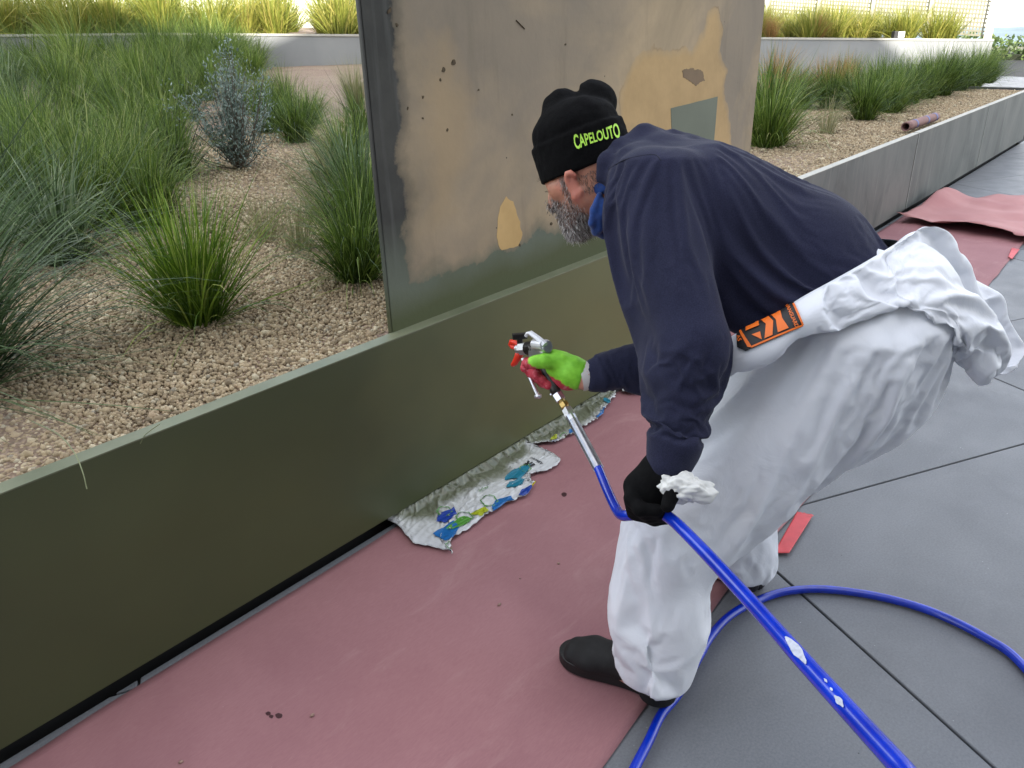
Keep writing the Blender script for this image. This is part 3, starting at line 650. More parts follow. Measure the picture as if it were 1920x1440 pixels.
def blades(n, L, base, tilt, bend, width, seed, lean=(0., 0.), segs=6, upright=.3, kink=.12):
    rg = np.random.default_rng(seed); az = rg.uniform(0, 2 * math.pi, n); r0 = base * np.sqrt(rg.uniform(0, 1, n))
    az2 = az + rg.normal(0, .5, n); ln = L * rg.uniform(.45, 1.08, n) * np.where(rg.uniform(0, 1, n) < .12, 1.15, 1)
    th0 = np.abs(rg.normal(0, tilt, n)) * (.35 + .65 * r0 / base); bd = bend * rg.gamma(2., .5, n) * np.where(rg.uniform(0, 1, n) < upright, .25, 1.)
    t = np.linspace(0, 1, segs + 1); th = th0[:, None] + bd[:, None] * t[None] ** 1.6
    th = np.minimum(th, 2.6); dl = ln[:, None] / segs; wob = rg.normal(0, kink, n)[:, None] * t[None]
    dirx = np.cos(az2[:, None] + wob); diry = np.sin(az2[:, None] + wob)
    hx = np.sin(th) * dirx + lean[0] * t[None] * .8; hy = np.sin(th) * diry + lean[1] * t[None] * .8; hz = np.cos(th)
    nn = np.sqrt(hx ** 2 + hy ** 2 + hz ** 2)
    X = np.cumsum(hx / nn * dl, 1); Y = np.cumsum(hy / nn * dl, 1); Z = np.cumsum(hz / nn * dl, 1)
    X = np.c_[np.zeros(n), X[:, :-1]] + (r0 * np.cos(az))[:, None]; Y = np.c_[np.zeros(n), Y[:, :-1]] + (r0 * np.sin(az))[:, None]; Z = np.c_[np.zeros(n), Z[:, :-1]] - .01
    Z = np.maximum(Z, .006 * rg.uniform(.4, 2.4, n)[:, None] * (t[None] > .3) - .01)
    P = np.stack([X, Y, Z], -1); sa = az2 + math.pi / 2 + rg.normal(0, .7, n)
    S = np.stack([np.cos(sa), np.sin(sa), rg.normal(0, .25, n)], -1)[:, None, :] * (width * rg.uniform(.6, 1.25, n)[:, None] * np.clip(1.04 - t[None] ** 2.2, .03, 1) * (.75 + .25 * np.minimum(1, t[None] * 6)))[..., None] * .5
    V = np.stack([P - S, P + S], 2).reshape(-1, 3)
    b = np.arange(n)[:, None] * (segs + 1) * 2 + np.arange(segs)[None] * 2; b = b.ravel()
    F = np.stack([b, b + 1, b + 3, b + 2], 1)
    tint = np.repeat(np.clip(rg.beta(1.3, 1.5, n) + .0, 0, 1), (segs + 1) * 2); along = np.tile(np.repeat(t, 2), n)
    return V, F, {'tint': np.clip(tint + .18 * (along - .5), 0, 1), 'along': along}
def tuftmesh(name, mat, *a, **k):
    V, F, at_ = blades(*a, **k); return mesh(name, V, F, mat, attrs=at_, smooth=True)
T = {
 'bright': [tuftmesh('tuft', G_BRIGHT, 720, .52, .07, .62, .75, .0050, s) for s in (11,)],
 'dark': [tuftmesh('tuft', G_GREEN, 760, .66, .10, .62, 1.35, .0060, s, upright=.25) for s in (21, 22, 23)],
 'blue': [tuftmesh('tuft', G_BLUE, 520, .7, .10, .62, 1.6, .0082, s, upright=.15) for s in (31, 32)],
 'wind': [tuftmesh('tuft', G_GREEN, 760, .76, .10, .55, 1.2, .0060, s, lean=(-.35, -.25), upright=.3) for s in (41, 42)],
 'pale': [tuftmesh('tuft', G_PALE, 400, .62, .07, .4, .9, .0042, s) for s in (51,)],
 'straw': [tuftmesh('tuft', G_STRAW, 420, .66, .07, .4, .6, .006, s, upright=.5) for s in (61,)],
 'sun': [tuftmesh('tuft', G_SUN, 380, .8, .17, .55, 1.0, .014, s, segs=5) for s in (71, 72, 73)],
 'thin': [tuftmesh('tuft', G_PALE, 160, .34, .05, .6, 1.0, .0028, s) for s in (81,)],
}
def tuft(kind, p, s=1., v=0, sz=None, label=None, group=None, name='grass_clump', lean=0.):
    o = bpy.data.objects.new(name, T[kind][v % len(T[kind])]); o.location = tuple(p); o.scale = (s, s, sz or s)
    o.rotation_euler = (rng.normal(0, .04), lean + rng.normal(0, .03), rng.uniform(0, 6.28)); link(o)
    return tag(o, label, 'grass', group)
# individuals of the near bed
tuft('bright', onbed(372, 603), 1.02, label='bright yellow green grass clump alone in the middle of the gravel')
lwp = onbed(-95, 730); V_, F_, A_t = blades(1000, .80, .12, .8, 1.3, .0056, 91, lean=(1.25, -.45), upright=.1)
V_[:, 1] = np.maximum(V_[:, 1], YW + .06 - lwp[1] + .02 * vn(V_ * 40, 3)); lw = bpy.data.objects.new('grass_clump', mesh('tuft', V_, F_, G_BLUE, attrs=A_t, smooth=True)); lw.location = tuple(lwp); link(lw)
tag(lw, 'large dark grass clump at the left edge with long blades sweeping over gravel', 'grass')
tuft('blue', onbed(120, 492), .8, 0, label='arching grass clump with pale drooping blades left of the bright clump')
tuft('dark', onbed(672, 527), .62, 0, sz=.62, label='dark compact grass clump beside the base of the upright slab')
tuft('dark', onbed(690, 470), .78, 1, label='tall green grass clump pressed against the left edge of the slab')
tuft('dark', onbed(285, 425), .74, 2, label='dense green grass clump behind the bright clump, left of the bare gravel')
tuft('thin', onbed(500, 452), 1., label='small sparse grass tuft on gravel behind the bright clump')
tuft('wind', onbed(30, 430), .8, 0, label='wind swept grass clump at the left edge above the drooping one')
G1 = 'grass clumps of the near planter bed'
for k, (px, py, s, kd) in enumerate([(60, 395, .8, 'dark'), (150, 392, .76, 'wind'), (-40, 470, .8, 'dark'), (225, 350, .75, 'dark'), (60, 300, .85, 'dark'), (195, 425, .72, 'wind'), (255, 372, .78, 'dark'), (330, 338, .72, 'dark'), (10, 330, .85, 'wind'), (100, 345, .85, 'wind'), (180, 330, .82, 'dark'), (255, 305, .78, 'wind'), (320, 268, .74, 'dark'),
        (-40, 250, .95, 'wind'), (60, 255, .9, 'blue'), (150, 250, .9, 'wind'), (230, 240, .85, 'dark'), (290, 225, .85, 'wind'), (350, 222, .8, 'dark'),
        (20, 195, 1., 'blue'), (110, 192, .95, 'wind'), (195, 190, .95, 'dark'), (265, 182, .9, 'wind'), (330, 180, .9, 'dark'), (390, 188, .8, 'wind'),
        (40, 160, 1., 'dark'), (150, 158, 1., 'wind'), (240, 155, 1., 'dark'), (320, 152, .95, 'wind'), (395, 155, .85, 'dark'), (440, 165, .6, 'dark'),
        (60, 142, 1.45, 'dark'), (-20, 148, 1.5, 'wind'), (140, 142, 1.45, 'wind'), (215, 140, 1.4, 'dark'), (290, 138, 1.35, 'wind'), (355, 140, 1.3, 'dark'), (425, 143, 1.15, 'wind'), (475, 148, .9, 'dark'), (330, 130, 1.5, 'wind'), (250, 130, 1.5, 'dark'), (160, 131, 1.5, 'wind'), (80, 132, 1.6, 'dark'), (0, 133, 1.6, 'wind'), (400, 131, 1.35, 'dark'), (445, 132, 1.1, 'wind'), (70, 135, 1.7, 'wind'), (150, 135, 1.7, 'dark'), (230, 134, 1.65, 'wind'), (310, 134, 1.6, 'dark'), (390, 135, 1.45, 'wind'), (-10, 136, 1.7, 'dark'), (450, 137, 1.05, 'dark'), (30, 131, 1.8, 'dark'), (110, 130, 1.8, 'wind'), (190, 130, 1.75, 'dark'), (285, 130, 1.7, 'wind'), (365, 130, 1.6, 'dark'), (430, 130, 1.4, 'dark'), (480, 131, 1.1, 'dark'), (560, 268, .72, 'dark'), (505, 250, .7, 'dark'), (535, 215, .72, 'wind'), (490, 205, .7, 'dark'), (450, 215, .62, 'dark'), (585, 235, .62, 'dark')]):
    tuft(kd, onbed(px, py), s * rng.uniform(.92, 1.08), k, label='green grass clump in the dense mass at the upper left' if px < 420 else 'green grass clump behind the blue grey shrub', group=G1 if px < 420 else 'grass clumps behind the shrub')
tuft('blue', onbed(672, 400), .80, 1, label='upright bluish grass clump left of the slab at middle height')
tuft('dark', onbed(648, 330), .72, 1, label='green grass clump left of the slab below the pale dry one')
tuft('dark', onbed(690, 275), .8, 2, label='tall green grass clump half hidden behind the slab edge')
tuft('pale', onbed(668, 205), .95, 0, label='pale dry feathery grass clump beside the top left of the slab')
tuft('pale', onbed(610, 352), .55, 0, label='low pale grass tuft right of the blue grey shrub')
tuft('thin', onbed(560, 470), 1.05, label='few thin dry stems on gravel left of the slab')
tuft('thin', onbed(600, 410), 1.2, label='thin straggling grass tuft between shrub and slab')
# right bed beyond the slab
tuft('dark', onbed(1440, 276), 1., 0, label='tall green grass clump right beside the slab edge behind the back')
tuft('dark', onbed(1428, 235), 1.05, 1, label='dark grass clump behind the clump beside the slab edge')
tuft('thin', onbed(1548, 252), 1.15, 0, label='small greyish sparse grass clump on the gravel beyond the slab')
tuft('straw', onbed(1455, 200), 1.0, 0, label='russet dry grass plume directly right of the slab')
tuft('straw', onbed(1535, 188), .8, 0, label='russet dry grass clump amid green ones in the middle of the bed')
tuft('straw', onbed(1575, 182), .8, 0, label='russet dry grass clump right of the other in the middle bed')
G2 = 'grass clumps in a row beyond the slab'
for k, (px, py, s) in enumerate([(1500, 205, .85), (1555, 205, .9), (1620, 226, 1.), (1600, 205, .95), (1650, 205, .98), (1668, 212, .95), (1700, 196, 1.), (1735, 186, 1.), (1690, 180, 1.), (1640, 178, .95), (1765, 180, 1.), (1795, 171, 1.), (1745, 165, 1.), (1825, 163, 1.), (1850, 155, .95), (1780, 158, 1.), (1590, 170, .8), (1500, 175, .7), (1835, 150, 1.)]):
    tuft(['dark', 'wind', 'dark'][k % 3], onbed(px, py), s * .80, k, label='green grass clump in the row beyond the slab along the planter', group=G2)
# second bed, in the sun
G3 = 'sunlit grasses behind the far low wall'
rg3 = np.random.default_rng(5)
for row, (back, n) in enumerate(((.5, 34), (1.0, 36), (1.7, 34), (2.6, 30), (3.8, 24))):
    for i in range(n):
        t = (i + rg3.uniform(.1, .9)) / n; p = fl + fd * t * np.linalg.norm((fb - fl)[:2]) * .995 - fn * (.25 + back + rg3.uniform(-.25, .25))
        q = proj(np.array([p[0], p[1], farz(p)]))
        if q[0] < -150 or 700 < q[0] < 1380: continue
        if row == 0 and 440 < q[0] < 680 and rg3.uniform() < .35: continue
        if row < 1 and rg3.uniform() < .12: continue
        tuft('sun', (p[0], p[1], farz(p)), rg3.uniform(.8, 1.1) * (1. if q[0] > 1300 else 1.3), i, label='yellow green sunlit grass clump behind the far low wall', group=G3)
for px, s in ((1533, .95), (1446, .9)):
    p = fa + fd * 0; best = None
    for t in np.linspace(0, 1, 400):
        p = fa + (fb - fa) * t - fn * .5; p[2] = farz(p); e = abs(proj(p)[0] - px)
        if best is None or e < best[0]: best = (e, p.copy())
    tuft('straw', best[1], s, 0, label='russet dry plume on the far bed ' + ('right of the slab edge' if px < 1500 else 'left of the small floodlight'))
# blue grey shrub
msh = grassmat('shrub_leaf', [(0, (72, 88, 80)), (.5, (116, 134, 124)), (1, (164, 176, 168))], .15)
sb = onbed(450, 318); sh_o = empty('shrub', tuple(sb)); tag(sh_o, 'small blue grey shrub with tiny leaves on the gravel among grasses', 'shrub')
rs = np.random.default_rng(3); stems = MB(); LV = []; LF = []; LT = []
for i in range(90):
    az = rs.uniform(0, 6.28); th = abs(rs.normal(.35, .55)); ln = rs.uniform(.25, .66) * (1 - .2 * th)
    d = np.array([math.cos(az) * math.sin(th), math.sin(az) * math.sin(th), math.cos(th)]); pts = [sb + d * ln * t + np.array([0, 0, .10 * t * t]) + rs.normal(0, .012, 3) * t for t in np.linspace(0, 1, 6)]
    stems.tube(pts, [.004, .0035, .003, .0025, .002, .0012], 5)
    for k in range(70):
        t = rs.uniform(.3, 1.08); base = sb + d * ln * t + np.array([0, 0, .10 * t * t]) + rs.normal(0, .022, 3)
        dr = unit(rs.normal(size=3) + [0, 0, .5] + d); sd_ = unit(np.cross(dr, rs.normal(size=3))); L = rs.uniform(.016, .032); b = len(LV)
        LV += [base, base + dr * L * .5 + sd_ * L * .17, base + dr * L, base + dr * L * .5 - sd_ * L * .17]; LF.append((b, b + 1, b + 2, b + 3)); LT += [rs.uniform()] * 4
stems.build('stem', plain('shrub_stem', (90, 80, 68), .9), sh_o)
obj('foliage', LV, np.array(LF), msh, sh_o, attrs={'tint': LT, 'along': LT})
# hedge at the far right
mhd = grassmat('hedge_leaf', [(0, (58, 76, 40)), (.5, (84, 104, 56)), (1, (124, 138, 78))], .2)
hc = at(1925, 95, 26.0); hed = empty('hedge', tuple(hc)); tag(hed, 'dark green hedge at the far right edge beyond the screen post', 'hedge')
rs = np.random.default_rng(8); n = 9000; Q = np.c_[rs.uniform(-3.0, 4.5, n), rs.uniform(-1.2, 1.2, n), rs.uniform(-1.6, .42, n)]
Q[:, 2] += .18 * fbm(Q * [1.2, 1.2, 0], 2); C_ = hc + Q @ np.array([sd * 1.0, fn, [0, 0, 1]]); D_ = rs.normal(size=(n, 3)); D_ /= np.linalg.norm(D_, axis=1)[:, None]; E_ = np.cross(D_, rs.normal(size=(n, 3))); E_ /= np.linalg.norm(E_, axis=1)[:, None]
L = rs.uniform(.05, .11, (n, 1)); V = np.stack([C_ - D_ * L, C_ + E_ * L * .5, C_ + D_ * L, C_ - E_ * L * .5], 1).reshape(-1, 3); F = np.arange(4 * n).reshape(n, 4)
obj('foliage', V, F, mhd, hed, attrs={'tint': np.repeat(rs.uniform(0, 1, n), 4), 'along': np.repeat(rs.uniform(0, 1, n), 4)})
MB().box((-2.9, -1, -2.2), (4.4, 1, -.1), Matrix.Translation(hc) @ Matrix(((sd[0], fn[0], 0, 0), (sd[1], fn[1], 0, 0), (0, 0, 1, 0), (0, 0, 0, 1)))).build('branches', plain('hedge_wood', (40, 44, 28), .95), hed)
# floodlight on the far wall
best = None
for t in np.linspace(0, 1, 600):
    p = fa + (fb - fa) * t - fn * .12; p[2] = farz(p) + .05; e = abs(proj(p)[0] - 1682)
    if best is None or e < best[0]: best = (e, p.copy())
fp = best[1]; flt = empty('floodlight', tuple(fp)); tag(flt, 'small black and grey floodlight on top of the far low wall', 'lamp')
Mf = Matrix.Translation(fp) @ Matrix(((fd[0], fn[0], 0, 0), (fd[1], fn[1], 0, 0), (0, 0, 1, 0), (0, 0, 0, 1)))
MB().box((-.12, -.05, .02), (-.03, .06, .16), Mf).build('housing', plain('lamp_black', (30, 30, 32), .5), flt, bevel=.008)
MB().box((-.028, -.045, .03), (.13, .055, .15), Mf).build('lens_plate', plain('lamp_grey', (176, 178, 180), .35), flt, bevel=.006)
MB().box((-.09, -.02, -.03), (-.05, .02, .019), Mf).build('bracket', plain('lamp_bracket', (60, 60, 60), .5), flt)
# ================================================================== THINGS ON THE GROUND
mrp = Mat('red_rosin_paper'); c = mrp.co()
rp = mrp.ramp(mrp.noise(c, 1.4, 5, .6), [(.3, (148, 104, 107)), (.7, (162, 118, 120))]); fib = mrp.noise(mrp.co((1, 6, 1)), 60, 4, .7)
rp = mrp.mix(.22, rp, mrp.ramp(fib, [(.3, (128, 84, 90)), (.7, (180, 138, 138))]))
dst = mrp.ramp(mrp.voro(c, 30), [(.02, (1, 1, 1, 1)), (.035, (0, 0, 0, 1))]); dg = mrp.ramp(mrp.noise(c, 2.7, 3), [(.52, (0, 0, 0, 1)), (.6, (.7, .7, .7, 1))])
rp = mrp.mix(mrp.mix(1., dst, dg, 'MULTIPLY'), rp, (190, 168, 160))
sepp = mrp.n('SeparateXYZ'); mrp.l(c, sepp.inputs[0])    # olive overspray on the strip next to the painted wall
ov = mrp.ramp(mrp.math('ADD', sepp.outputs['Y'], mrp.math('MULTIPLY', mrp.noise(c, 5, 4), .08)), [(.0, (0, 0, 0, 1)), (1., (1, 1, 1, 1))])
rp = mrp.mix(mrp.ramp(mrp.noise(c, .9, 5, .65, .6), [(.42, (0, 0, 0, 1)), (.7, (.55, .55, .55, 1))]), rp, (124, 82, 88)); rp = mrp.mix(mrp.ramp(mrp.noise(mrp.co((1, 2.5, 1), rot=(0, 0, .5)), 2.6, 6, .7, 1.), [(.56, (0, 0, 0, 1)), (.78, (.4, .4, .4, 1))]), rp, (186, 152, 148))
mrp.col(rp); mrp.set(Roughness=.72, Specular_IOR_Level=.3); mrp.bump(fib, .08, .002); mrp.bump(mrp.noise(c, 4, 3), .12, .02)
RED = mrp.m
def sheet(name, mapf, nu, nv, mat, parent=None, thick=.0012, smooth=True, **k):
    U, Vv = np.meshgrid(np.linspace(0, 1, nu), np.linspace(0, 1, nv), indexing='ij'); P = mapf(U.ravel(), Vv.ravel())
    i, j = np.meshgrid(np.arange(nu - 1), np.arange(nv - 1), indexing='ij'); a = (i * nv + j).ravel(); F = np.stack([a, a + nv, a + nv + 1, a + 1], 1)
    n_ = normals(P, F)
    if n_[:, 2].mean() < 0: F = F[:, ::-1]; n_ = -n_
    rim = np.concatenate([np.arange(nv - 1), np.arange(nv - 1, nu * nv - 1, nv), np.arange(nu * nv - 1, (nu - 1) * nv, -1), np.arange((nu - 1) * nv, 0, -nv)])
    m = nu * nv; B = P - n_ * thick; r2 = np.roll(rim, -1); side = np.stack([rim, r2, r2 + m, rim + m], 1)
    F2 = np.vstack([F, F[:, ::-1] + m, side])
    at_ = {kk: np.concatenate([v, v]) for kk, v in k.items()}; at_['u'] = np.tile(U.ravel(), 2); at_['v'] = np.tile(Vv.ravel(), 2)
    o = obj(name, np.vstack([P, B]), F2, mat, parent, smooth=smooth, attrs=at_); o['nfront'] = m
    return o, P, F
redge = np.array([onz(px, py)[:2] for px, py in [(1130, 1440), (1375, 1090), (1590, 857), (1850, 541), (1920, 456)]])
xin = np.array([-.4, .2, .4, .7, 1.0, 9]); yin = np.array([1.70, 1.70, 1.702, 1.705, 1.705, 1.705])
def fpaper(u, v):
    x = -.3 + 7.4 * u; yo = np.interp(x, redge[:, 0], redge[:, 1]) - np.where(x < redge[0, 0], (redge[0, 0] - x) * .03, 0) + .004 * vn(np.c_[x * 6, 0 * x, 0 * x], 5)
    yi = np.interp(x, xin, yin) + .006 * vn(np.c_[x * 5, 0 * x, 0 * x + 4], 6); y = yo + (yi - yo) * v
    z = .004 + .006 * np.clip(crumple(np.c_[x * 1., y * 1., 0 * x], 2.4, 77, 6) * 2.5, 0, 1) + .005 * np.clip(vn(np.c_[x * 2.2, y * 3.2, 0 * x], 8), 0, 1) + .004 * np.clip(vn(np.c_[x * 7, y * 2, 0 * x], 9), 0, 1) * (v < .95)
    return np.c_[x, y, z]
pap, PP_, PF_ = sheet('floor_paper', fpaper, 260, 40, RED); bpap = bvh_of(PP_, PF_)
def pz(p): h = bpap.ray_cast(Vector((p[0], p[1], .5)), Vector((0, 0, -1))); return h[0][2] if h[0] else .005
tag(pap, 'long strip of dusty red floor paper laid along the planter wall', 'paper')
mrd = Mat('red_paper_pale'); c = mrd.co(); mrd.col(mrd.ramp(mrd.noise(c, 2.4, 5), [(.3, (160, 108, 108)), (.7, (178, 130, 128))])); mrd.set(Roughness=.75); mrd.bump(mrd.noise(c, 40, 4), .12, .003)
A_, B_, C2, D2 = onz(1690, 412, .03), onz(1985, 462, .03), onz(2000, 362, .02), onz(1765, 374, .02)
def ffold(u, v):
    P = (A_[None] * ((1 - u) * (1 - v))[:, None] + B_[None] * (u * (1 - v))[:, None] + C2[None] * (u * v)[:, None] + D2[None] * ((1 - u) * v)[:, None])
    P[:, 2] = .014 + .03 * np.clip(crumple(P * [1, 1, 0], 3.2, 4) + .25, 0, 1) * 2 + .10 * np.exp(-(u / .14) ** 2) * (.25 + .75 * v) + .05 * np.exp(-((u - .55) / .2) ** 2) * np.exp(-(v / .25) ** 2) + .02 * np.exp(-(v / .08) ** 2)
    P[:, 1] += .04 * vn(P * [4, 0, 0], 7) * (v < .02); P[:, :2] += .03 * np.stack([vn(np.c_[u * 14, 0 * u, 0 * u], 3), vn(np.c_[u * 14, 0 * u, 0 * u + 9], 3)], -1) * ((v < .02))[:, None]
    P[:, 1] = np.minimum(P[:, 1], YW - .004); return P
fo, _, _ = sheet('floor_paper', ffold, 60, 40, mrd.m); tag(fo, 'loose crumpled piece of pale red paper lying over the strip at the far right', 'paper')
mtp = plain('red_tape', (196, 60, 66), .45, var=.12, vs=30)
tq = [onz(px, py, .006) for px, py in [(1494, 962), (1524, 969), (1479, 1041), (1450, 1040)]]
def ftape(u, v):
    P = tq[0][None] * ((1 - u) * (1 - v))[:, None] + tq[1][None] * ((1 - u) * v)[:, None] + tq[2][None] * (u * v)[:, None] + tq[3][None] * (u * (1 - v))[:, None]
    P[:, 2] = .0125 + .003 * crumple(P, 22, 6) + .002 * v; P[:, :2] += .004 * np.stack([vn(np.c_[v * 9, u * 0, u * 0], 2)] * 2, -1) * (u < .01)[:, None]; return P
tp, _, _ = sheet('tape', ftape, 24, 12, mtp, thick=.0006); tag(tp, 'short strip of red tape on the paper edge behind the legs', 'tape')
tq = [onz(px, py, .006) for px, py in [(1897, 466), (1911, 470), (1897, 488), (1890, 483)]]
tp, _, _ = sheet('tape', ftape, 20, 10, mtp, thick=.0006); tag(tp, 'frayed bit of red tape on the paper edge at the right border', 'tape')
# cardboard roll lying on the wall
ra, rb = onz(1703, 238, ZT + .022), onz(1788, 220, ZT + .022); ra[1] += .02; rb[1] = ra[1] - .012
rl = empty('paper_roll', tuple(ra)); tag(rl, 'brown cardboard roll with blue tape bands lying on top of the far planter wall', 'roll')
mcb = plain('brown_kraft', (128, 96, 92), .75, var=.18, vs=20)
nn = 16; PR = np.linspace(0, 1, 10)[:, None] * (rb - ra) + ra; VV, FF = tube(PR, .036, nn, False); VI, FI = tube(PR, .028, nn, False); k0 = len(VV)
FF = FF + [tuple(i + k0 for i in f[::-1]) for f in FI] + [(j, k0 + j, k0 + (j + 1) % nn, (j + 1) % nn) for j in range(nn)] + [(9 * nn + j, 9 * nn + (j + 1) % nn, k0 + 9 * nn + (j + 1) % nn, k0 + 9 * nn + j) for j in range(nn)]
obj('roll', VV + VI, FF, mcb, rl, smooth=True)
mbt = plain('blue_tape', (70, 84, 140), .5)
for t in (.25, .62, .9): MB().tube([ra + (rb - ra) * (t - .02), ra + (rb - ra) * (t + .02)], .0375, 16, True).build('tape_band', mbt, rl, smooth=False)
# loose stones and crumbs on the paper
for k, (px, py, s) in enumerate([(936, 1132, .007), (585, 1340, .007), (1047, 1054, .006), (340, 1429, .006), (975, 1083, .0035)]):
    p = onz(px, py, .012); p[2] = pz(p) + s * .35; rg = np.random.default_rng(50 + k); V = IV * rg.uniform(.65, 1.2, (12, 1)) * [s, s * .8, s * .6] + p
    tag(obj('pebble', V, IF, plain('pebble_stone', (150, 122, 110), .9, vs=200)), ['small pebble on the red paper below the nearest plastic sack', 'small pebble low on the red paper at the bottom centre', 'small pebble on the red paper left of the leg', 'small pebble at the bottom edge left', 'tiny crumb on the red paper by the plastic sack'][k], 'pebble')
for k, (px, py, s) in enumerate([(502, 1334, 4), (508, 1339, 3), (522, 1338, 5), (1058, 923, 4)]):
    a = np.linspace(0, 2 * math.pi, 12)[:-1]; P = np.array([onz(px + s * 1.3 * math.cos(t), py + s * math.sin(t), .0147) for t in a])
    P[:, 2] = max(pz(q) for q in P) + .0008; o = plate('paint_drop', P + np.c_[rng.normal(0, .0006, (11, 2)), np.zeros(11)], (0, 0, 1), .002, plain('dark_drop', (64, 34, 38), .4))
    tag(o, 'dark paint drop beside the hose on red paper' if k == 3 else 'one of three dark drops spilled on the red paper', 'drop', None if k == 3 else 'three dark drops on the paper')
# ---- plastic sacks tucked under the wall
def sackmat(name, w0, w1):
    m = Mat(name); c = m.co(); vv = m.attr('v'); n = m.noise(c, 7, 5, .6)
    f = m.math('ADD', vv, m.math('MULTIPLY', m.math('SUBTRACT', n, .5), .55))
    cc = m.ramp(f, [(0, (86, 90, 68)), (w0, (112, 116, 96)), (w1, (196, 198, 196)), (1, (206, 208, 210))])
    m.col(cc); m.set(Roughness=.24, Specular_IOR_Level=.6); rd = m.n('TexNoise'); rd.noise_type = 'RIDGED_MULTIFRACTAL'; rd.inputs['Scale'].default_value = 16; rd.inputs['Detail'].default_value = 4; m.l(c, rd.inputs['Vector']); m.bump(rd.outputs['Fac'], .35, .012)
    return m.m
INK = {k: plain('print_' + k, v, .35, var=.06) for k, v in dict(blue=(16, 96, 160), navy=(16, 56, 146), teal=(14, 112, 136), green=(70, 134, 36), lime=(160, 170, 28), yellow=(196, 178, 28), black=(26, 26, 28), outline=(96, 142, 84), white=(212, 214, 216), cyanline=(30, 120, 176)).items()}
def polyline(pts, n):
    P = np.array(pts, float); d = np.r_[0, np.cumsum(np.linalg.norm(np.diff(P, axis=0), axis=1))]; return lambda t: np.stack([np.interp(t * d[-1], d, P[:, k]) for k in range(P.shape[1])], -1)
GQ = (np.array([(-1, -.5, .012), (6, -.5, .012), (6, 2.2, .012), (-1, 2.2, .012)]), np.array([(0, 1, 2, 3)]))
def sack(label, inner, outer, w0, w1, seed, hgt, fr, nu=110, nv=60):
    I = polyline([onz(*p, .03) for p in inner], 0); O = polyline([onz(*p, .012) for p in outer], 0)
    def flat(u, v):
        a, b = I(u), O(u); P = a + (b - a) * v[:, None]; c3 = P * [1, 1, 0]; env = np.sin(np.clip(v, 0, 1) * math.pi) ** .6
        P[:, 1] -= .010 * (vn(np.c_[u * 40, 0 * u, 0 * u + seed], 7) + .6 * vn(np.c_[u * 110, 0 * u, 0 * u + seed], 8)) * (v > .97)
        P[:, 2] = .024 + hgt * env * (.5 + 1.6 * crumple(c3, fr, seed)) + .02 * (1 - v) ** 2; P[:, 2] = np.maximum(P[:, 2], .020); P[:, 1] = np.minimum(P[:, 1], YW + .03)
        return P
    U, Vv = np.meshgrid(np.linspace(0, 1, nu), np.linspace(0, 1, nv), indexing='ij'); P0 = flat(U.ravel(), Vv.ravel()); i, j = np.meshgrid(np.arange(nu - 1), np.arange(nv - 1), indexing='ij'); a = (i * nv + j).ravel(); F0 = np.stack([a, a + nv, a + nv + 1, a + 1], 1)
    P1 = drape(P0, F0, np.where(Vv.ravel() < .03, 1., 0.), [GQ], 12, -.15, .1, 20., .12, 4, .9); P1[:, 2] = np.maximum(P1[:, 2], .0165); P1[:, 1] = np.minimum(P1[:, 1], YW + .03)
    P1[:, 2] = np.where(P1[:, 1] > YW - .010, np.minimum(P1[:, 2], .042), P1[:, 2])
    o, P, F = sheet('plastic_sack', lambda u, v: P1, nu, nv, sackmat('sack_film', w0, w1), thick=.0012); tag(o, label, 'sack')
    return o, bvh_of(P, F)
def pdecal(name, pts, b, mat, parent, off=.0026):
    P = np.array(pts, float); c0 = P.mean(0)
    poly = [Vector((p[0], p[1], 0)) for p in P]; from mathutils.geometry import tessellate_polygon as tp_
    F = [tuple(t) for t in tp_([poly])]; V2, F = subdiv2d(P, F, 2); out = []
    for x, y in V2:
        h = b.ray_cast(Vector((x, y, .4)), Vector((0, 0, -1)))
        if h[0] is None: h = b.find_nearest(Vector((x, y, .03)))
        q = np.array(h[0]); n_ = np.array(h[1]); n_ = n_ if n_[2] > 0 else -n_; out.append(q + n_ * off + [0, 0, off * .6])
    return obj(name, out, [f if np.cross(np.array(out[f[1]]) - out[f[0]], np.array(out[f[2]]) - out[f[0]])[2] > 0 else f[::-1] for f in F], mat, parent)
def hexa(px, py, r, rot=0., sq=.62): return [onz(px + r * math.cos(a + rot), py + r * sq * math.sin(a + rot), .03)[:2] for a in np.arange(6) * math.pi / 3]
def ring(pts, w_):
    P = np.array(pts); c0 = P.mean(0); Q = c0 + (P - c0) * (1 - w_); return [[P[i], P[(i + 1) % 6], Q[(i + 1) % 6], Q[i]] for i in range(6)]
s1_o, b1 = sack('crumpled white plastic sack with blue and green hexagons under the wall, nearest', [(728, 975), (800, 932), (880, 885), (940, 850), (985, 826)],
                [(742, 980), (790, 1018), (856, 1032), (872, 1004), (925, 962), (985, 932), (1012, 915), (1004, 898), (1052, 868), (1005, 842)], .30, .50, 4, .05, 8., 120, 66)
